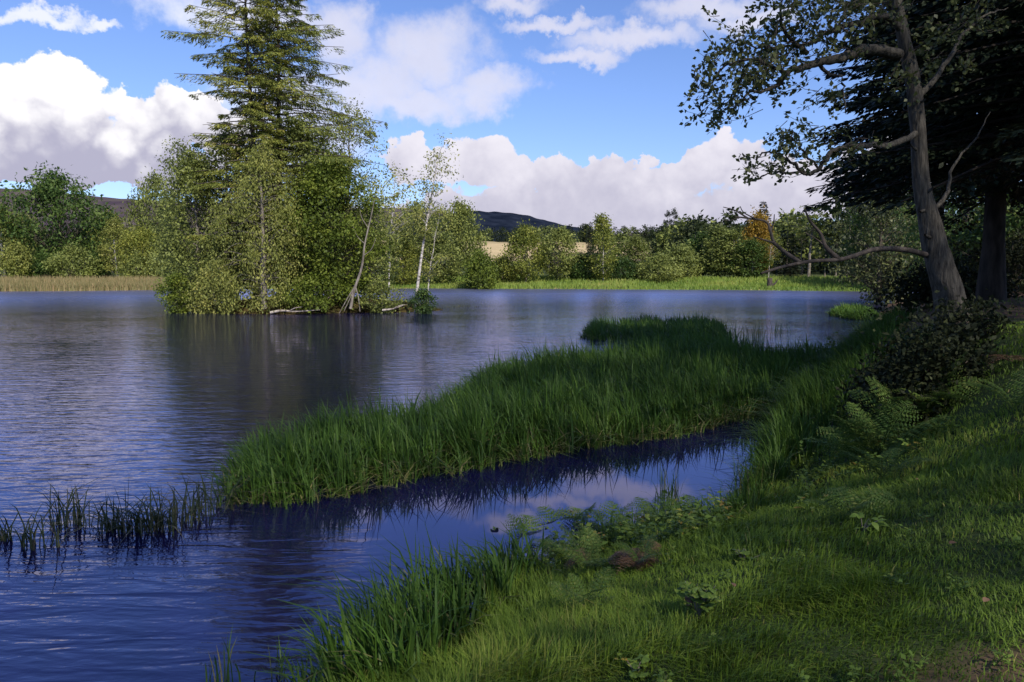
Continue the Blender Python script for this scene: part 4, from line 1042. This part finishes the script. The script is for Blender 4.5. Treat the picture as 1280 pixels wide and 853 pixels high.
# ------------------------------------------------------------------ meadow grass on the bank
def grass():
    g = np.random.default_rng(91)
    n = 290000
    r = np.exp(g.uniform(math.log(2.2), math.log(24), n)); a = np.radians(g.uniform(-34, 40, n))
    x, y = r * np.sin(a), r * np.cos(a)
    s = -sdist(LAKE, x, y)
    bz = bare(x, y)
    ok = (s > -.02) & (g.uniform(size=n) > bz * .82)
    x, y, r, s = x[ok], y[ok], r[ok], s[ok]; n = len(x)
    z = ground_z(x, y) - .01
    tus = fbm(x * 1.6, y * 1.6, 40); tone = fbm(x * .7 + 3, y * .7, 44); fine = vnoise(x * 5, y * 5, 46)
    h = (.045 + .115 * sst(.38, .72, tus) + .05 * fine) * g.uniform(.6, 1.3, n) * (1 - .45 * sst(5, 9, r) * sst(3, 7, x)) * (.8 + .5 * sst(2.2, .4, s))
    la = g.uniform(0, 6.28, n) * .6 + fbm(x * 1.1, y * 1.1, 48) * 9
    ln = np.abs(g.normal(.65, .35, n))
    var = np.clip(.1 + .95 * (tone - .15) + .3 * (fine - .5) + g.normal(0, .13, n), 0, .9)
    var = np.where(g.uniform(size=n) < .012, g.uniform(.92, 1, n), var)
    wd = (.0022 + .00085 * r) * g.uniform(.7, 1.3, n)
    mb = MB(); blades(mb, np.stack([x, y, z], 1), h, la, ln, wd, var, 2)
    tag(mb.build('grass', MAT['grass']), 'long soft green grass on the near bank', 'grass', kind='stuff')
grass()

# ------------------------------------------------------------------ ferns, weeds and litter on the bank
def frond_mesh(seed, L, mat, droop=.5, k=10):
    g = np.random.default_rng(seed); mb = MB()
    t = np.linspace(0, 1, 10)
    path = np.stack([L * t * (1 - .12 * t), 0 * t, L * (.75 * t - droop * t * t)], 1)
    tube(mb, path, np.linspace(.004, .001, 10), 4, .7)
    s = np.repeat(np.linspace(.16, .98, k), 2); sg = np.tile([-1, 1], k)
    pos = np.stack([np.interp(s, t, path[:, i]) for i in range(3)], 1)
    ll = L * .30 * np.sin(np.pi * np.clip(s * .86 + .12, 0, 1)) ** .8 * g.uniform(.85, 1.15, len(s))
    dv = np.stack([np.full(len(s), .42), sg * 1.0, -.12 + g.normal(0, .08, len(s))], 1)
    # each pinna carries leaflets
    for q in range(len(s)):
        m = 6
        w = np.linspace(.08, 1, m); d = unit(dv[q])
        pp = pos[q] + d * (ll[q] * w)[:, None]; side = np.array((-d[1], d[0], 0))
        for sg2 in (-1, 1):
            lf = ll[q] * .32 * (1 - .6 * w) + .006
            leaves(mb, pp, np.broadcast_to(side * sg2 + d * .5 + (0, 0, -.1), (m, 3)), np.tile((0.0, 0.0, 1.0), (m, 1)) + g.normal(size=(m, 3)) * .15, lf, lf * .42, np.clip(g.normal(.55, .2, m), 0, 1))
    return mb.mesh('frond', MAT[mat])
FR = [frond_mesh(300 + i, .42, 'fern', d) for i, d in enumerate((.35, .55, .75))]
FD = [frond_mesh(310 + i, .36, 'deadfern', d) for i, d in enumerate((.75, .95))]
def put_on_bank(u, v):          # where the view ray through (u, v) meets the bank
    z = 1.0
    for _ in range(30):
        p = on_z(u, v, z); z = .5 * z + .5 * max(0, float(ground_z(p[0], p[1])))
    return p[0], p[1], float(ground_z(p[0], p[1]))
def fern(label, u, v, n, size, seed, meshes=FR, name='fern', flat=0.0, group='ferns on the near bank'):
    g = np.random.default_rng(seed); l = put_on_bank(u, v)
    o = thing(name, label, 'fern', (l[0], l[1], l[2] + .04), 0, group)
    for k in range(n):
        f = link('frond', meshes[g.integers(len(meshes))], o)
        f.rotation_euler = (g.normal(0, .2), g.uniform(-.75, -.05) + flat, k * 6.283 / n + g.normal(0, .3))
        s = (1.3 if u < 1000 else 1.65) * size * g.uniform(.7, 1.15); f.scale = (s, s, s)
        f.location = (g.normal(0, .03), g.normal(0, .03), g.uniform(0, .04))
for k, (lab, u, v, n, s) in enumerate((
    ('fern at the water edge, left end of the fern patch', 668, 672, 7, .95), ('fern behind the brown fern litter', 712, 655, 8, 1.0), ('fern right above the brown fern litter', 757, 655, 8, .95),
    ('fern on the left side of the brown litter', 715, 695, 7, .8), ('upright fern at the bank edge right of the litter', 820, 655, 7, .95), ('fern near the water right of the fern patch', 860, 655, 6, .85),
    ('low fern in front of the brown litter', 735, 720, 7, .7), ('small fern sprouting in the grass below the litter', 735, 775, 5, .55), ('fern frond tuft by the sedge at the bottom', 500, 800, 5, .6), 
    ('small fern right of the brown litter in grass', 808, 715, 4, .6), ('left fern of the group beside the tall reeds', 1065, 585, 7, .95), ('large fern beside the tall reeds, middle of the bank', 1098, 572, 9, 1.1),
    ('fern on the bank behind the large middle fern', 1130, 538, 8, 1.1), ('fern on the upper bank below the dark bush', 1165, 518, 8, 1.0), ('low fern in front of the large middle fern', 1105, 605, 6, .8),
    ('fern in the open grass right of the lagoon', 1060, 655, 5, .6), ('fern at the right picture edge on the bank', 1272, 520, 6, .8), ('fern in the sedge left of the fern patch', 640, 700, 6, .7))):
    fern(lab, u, v, n, s, 400 + k)
fern('heap of reddish brown dead fern among green ferns', 798, 712, 26, .5, 450, FD, 'dead_fern', .25, 'dead ferns on the near bank')
fern('smaller brown dead fern left of the reddish heap', 728, 712, 14, .4, 451, FD, 'dead_fern', .25, 'dead ferns on the near bank')
fern('pale brown dead fern scraps high on the bank by the dark bush', 1265, 458, 7, .5, 452, FD, 'dead_fern', .3, 'dead ferns on the near bank')

def lobed_leaf(seed, mat, r=.06):
    g = np.random.default_rng(seed); mb = MB(); n = 20
    a = np.linspace(-2.75, 2.75, n)
    rr = r * (1 + .16 * np.cos(a * 5) + .05 * g.normal(size=n)) * (1 - .12 * np.cos(a))
    v = np.stack([r * .9 + rr * np.cos(a), rr * np.sin(a), -.25 * rr ** 2 / r + .012 * np.cos(a * 5)], 1)
    v = np.vstack([[(0.02, 0, 0)], [(r * .9, 0, .006)], v])
    t = [[1, 2 + i, 3 + i] for i in range(n - 1)] + [[0, 1, 2], [0, n + 1, 1]]
    mb.add(v, t, None, np.clip(.5 + .25 * g.normal(size=len(v)), 0, 1)); return mb.mesh('leaf', MAT[mat], True)
def oval_leaf(seed, mat, L=.09):
    g = np.random.default_rng(seed); mb = MB(); t = np.linspace(0, 1, 7); w = L * .3 * np.sin(np.pi * t ** .8)
    z = .12 * L * np.sin(np.pi * t) - .1 * L * t
    v = np.concatenate([np.stack([L * t, w, z + w * .25], 1), np.stack([L * t, 0 * t, z], 1), np.stack([L * t, -w, z + w * .25], 1)])
    q = [[i, i + 1, 8 + i, 7 + i] for i in range(6)] + [[7 + i, 8 + i, 15 + i, 14 + i] for i in range(6)]
    mb.add(v, None, q, np.clip(.5 + .15 * g.normal(), 0, 1)); return mb.mesh('leaf', MAT[mat], True)
LOB = [lobed_leaf(500 + i, 'weed') for i in range(3)]; LOBB = [lobed_leaf(505, 'deadfern', .05)]
OVL = [oval_leaf(510 + i, 'weed') for i in range(3)]
def leafy(name, label, u, v, n, h, spread, meshes, scale, seed, cat='plant', stems=4, loc=None):
    g = np.random.default_rng(seed); l = loc or put_on_bank(u, v)
    o = thing(name, label, cat, (l[0], l[1], l[2] - .02), 0)
    ends = []
    for k in range(stems):
        a = g.uniform(0, 6.28); e = np.array((math.cos(a) * spread * g.uniform(.3, 1), math.sin(a) * spread * g.uniform(.3, 1), h * g.uniform(.7, 1.1)))
        c = curve([(0, 0, 0), e * (.35, .35, .6), e], 4); mb = MB(); tube(mb, c, np.linspace(.005, .002, len(c)), 5); mb.build('stem', MAT['greybark'], o, True); ends.append(c)
    for k in range(n):
        c = ends[k % stems]; p = c[min(len(c) - 1, int(len(c) * g.uniform(.35, 1.0)))]
        f = link('leaf', meshes[g.integers(len(meshes))], o); f.location = tuple(p + g.normal(size=3) * .015)
        f.rotation_euler = (g.normal(0, .35), g.uniform(-.2, .6), g.uniform(0, 6.28)); s = scale * g.uniform(.6, 1.2); f.scale = (s, s, s)
leafy('bramble_plant', 'leafy plant with lobed green and brown leaves in the foreground grass', 872, 775, 40, .24, .15, LOB + LOB + LOBB, .6, 601, stems=7)
leafy('sapling', 'sapling with broad leaves standing over the lagoon edge', 628, 662, 16, .42, .16, OVL, 1.25, 602, stems=4)
leafy('weed_plant', 'rounded pale leafed weed in the grass right of the dead fern', 930, 705, 14, .12, .15, LOB, .6, 603, stems=5)
leafy('weed_plant', 'leafy weed in the open grass below the middle ferns', 1078, 668, 16, .16, .14, OVL, .9, 604, stems=5)
leafy('weed_plant', 'broad leafed weed clump beside the tall reeds', 1010, 615, 16, .16, .12, OVL, .8, 605, stems=5)
leafy('weed_plant', 'low pale weed at the bottom edge of the grass', 795, 845, 12, .08, .1, LOB, .5, 606, stems=4)
leafy('sapling', 'thin sapling with dark leaves by the water left of the dark bush', 1040, 428, 26, .75, .25, OVL, 2.0, 607, stems=5, loc=(*on_z(1040, 448)[:2], 0.0))
leafy('weed_plant', 'dense broad leafed clump on the bank below the dark bush', 1150, 515, 40, .3, .3, OVL, 1.5, 608, stems=9)
leafy('weed_plant', 'leafy plant among ferns at the water edge', 690, 665, 24, .3, .2, OVL, .9, 609, stems=6)
# low leafy ground cover: herbs tangled along the bank edge, small weeds through the grass
def ground_cover():
    g = np.random.default_rng(95)
    st, lf = MB(), MB()
    spots = []
    for k in range(150):                       # thicket between ferns and water
        t = g.uniform(0, 1); u = 640 + 270 * t + g.normal(0, 14); v = np.interp(u, [620, 700, 760, 840, 920], [712, 688, 676, 666, 648]) + abs(g.normal(0, 8))
        spots.append((*put_on_bank(u, v), g.uniform(.12, .34), .055))
    for k in range(60):                        # beside the tall reeds and below the dark bush
        u = g.uniform(1000, 1190); v = np.interp(u, [1000, 1090, 1190], [612, 560, 500]) + g.normal(0, 22)
        spots.append((*put_on_bank(u, v), g.uniform(.1, .3), .06))
    for k in range(110):                       # weeds through the grass
        r = math.exp(g.uniform(math.log(2.6), math.log(9))); a = R(g.uniform(-14, 38)); x, y = r * math.sin(a), r * math.cos(a)
        if float(-sdist(LAKE, np.array([x]), np.array([y]))[0]) < .3: continue
        spots.append((x, y, float(ground_z(x, y)), g.uniform(.05, .12), .028))
    for (x, y, z, h, ls) in spots:
        b = np.array((x, y, z))
        for q in range(g.integers(2, 5)):
            e = b + np.array((g.normal(0, h * .4), g.normal(0, h * .4), h * g.uniform(.7, 1.15)))
            tube(st, [b, b * .4 + e * .6 + (0, 0, h * .1), e], [.003, .002, .0015], 3)
            m = g.integers(5, 10); w = g.uniform(.3, 1.05, m)[:, None]
            pos = b * (1 - w) + e * w + g.normal(size=(m, 3)) * .012
            a = g.uniform(0, 6.28, m)
            ll = ls * g.uniform(.6, 1.5, m)
            leaves(lf, pos, np.stack([np.cos(a), np.sin(a), g.uniform(-.35, .45, m)], 1), np.tile((0, 0, 1.0), (m, 1)) + g.normal(size=(m, 3)) * .3, ll, ll * .6, np.clip(g.normal(.55, .22) + g.normal(0, .1, m), 0, 1))
    o = tag(st.build('weed_stems', MAT['fern']), 'thin stems of low herbs in the bank grass', 'plants', kind='stuff')
    o = tag(lf.build('weed_leaves', MAT['weed']), 'small broad leaves of low herbs tangled in the bank grass', 'plants', kind='stuff')
ground_cover()
# a few pale fallen leaves in the grass
LIT = oval_leaf(520, 'deadfern', .05)
for k, (lab, u, v) in enumerate((('pale fallen leaf near the right edge of the grass', 1185, 698), ('pale fallen leaf left of centre in the grass', 918, 752), ('fallen leaf on the upper bank', 1190, 570),
                    ('fallen leaf beside the middle ferns', 1142, 612), ('fallen leaf close to the bare earth at the bottom right', 1228, 775))):
    l = put_on_bank(u, v); o = link('fallen_leaf', LIT); o.location = (l[0], l[1], l[2] + .09); o.rotation_euler = (.2, -.2, k * 1.7)
    tag(o, lab, 'leaf', 'fallen leaves on the bank')
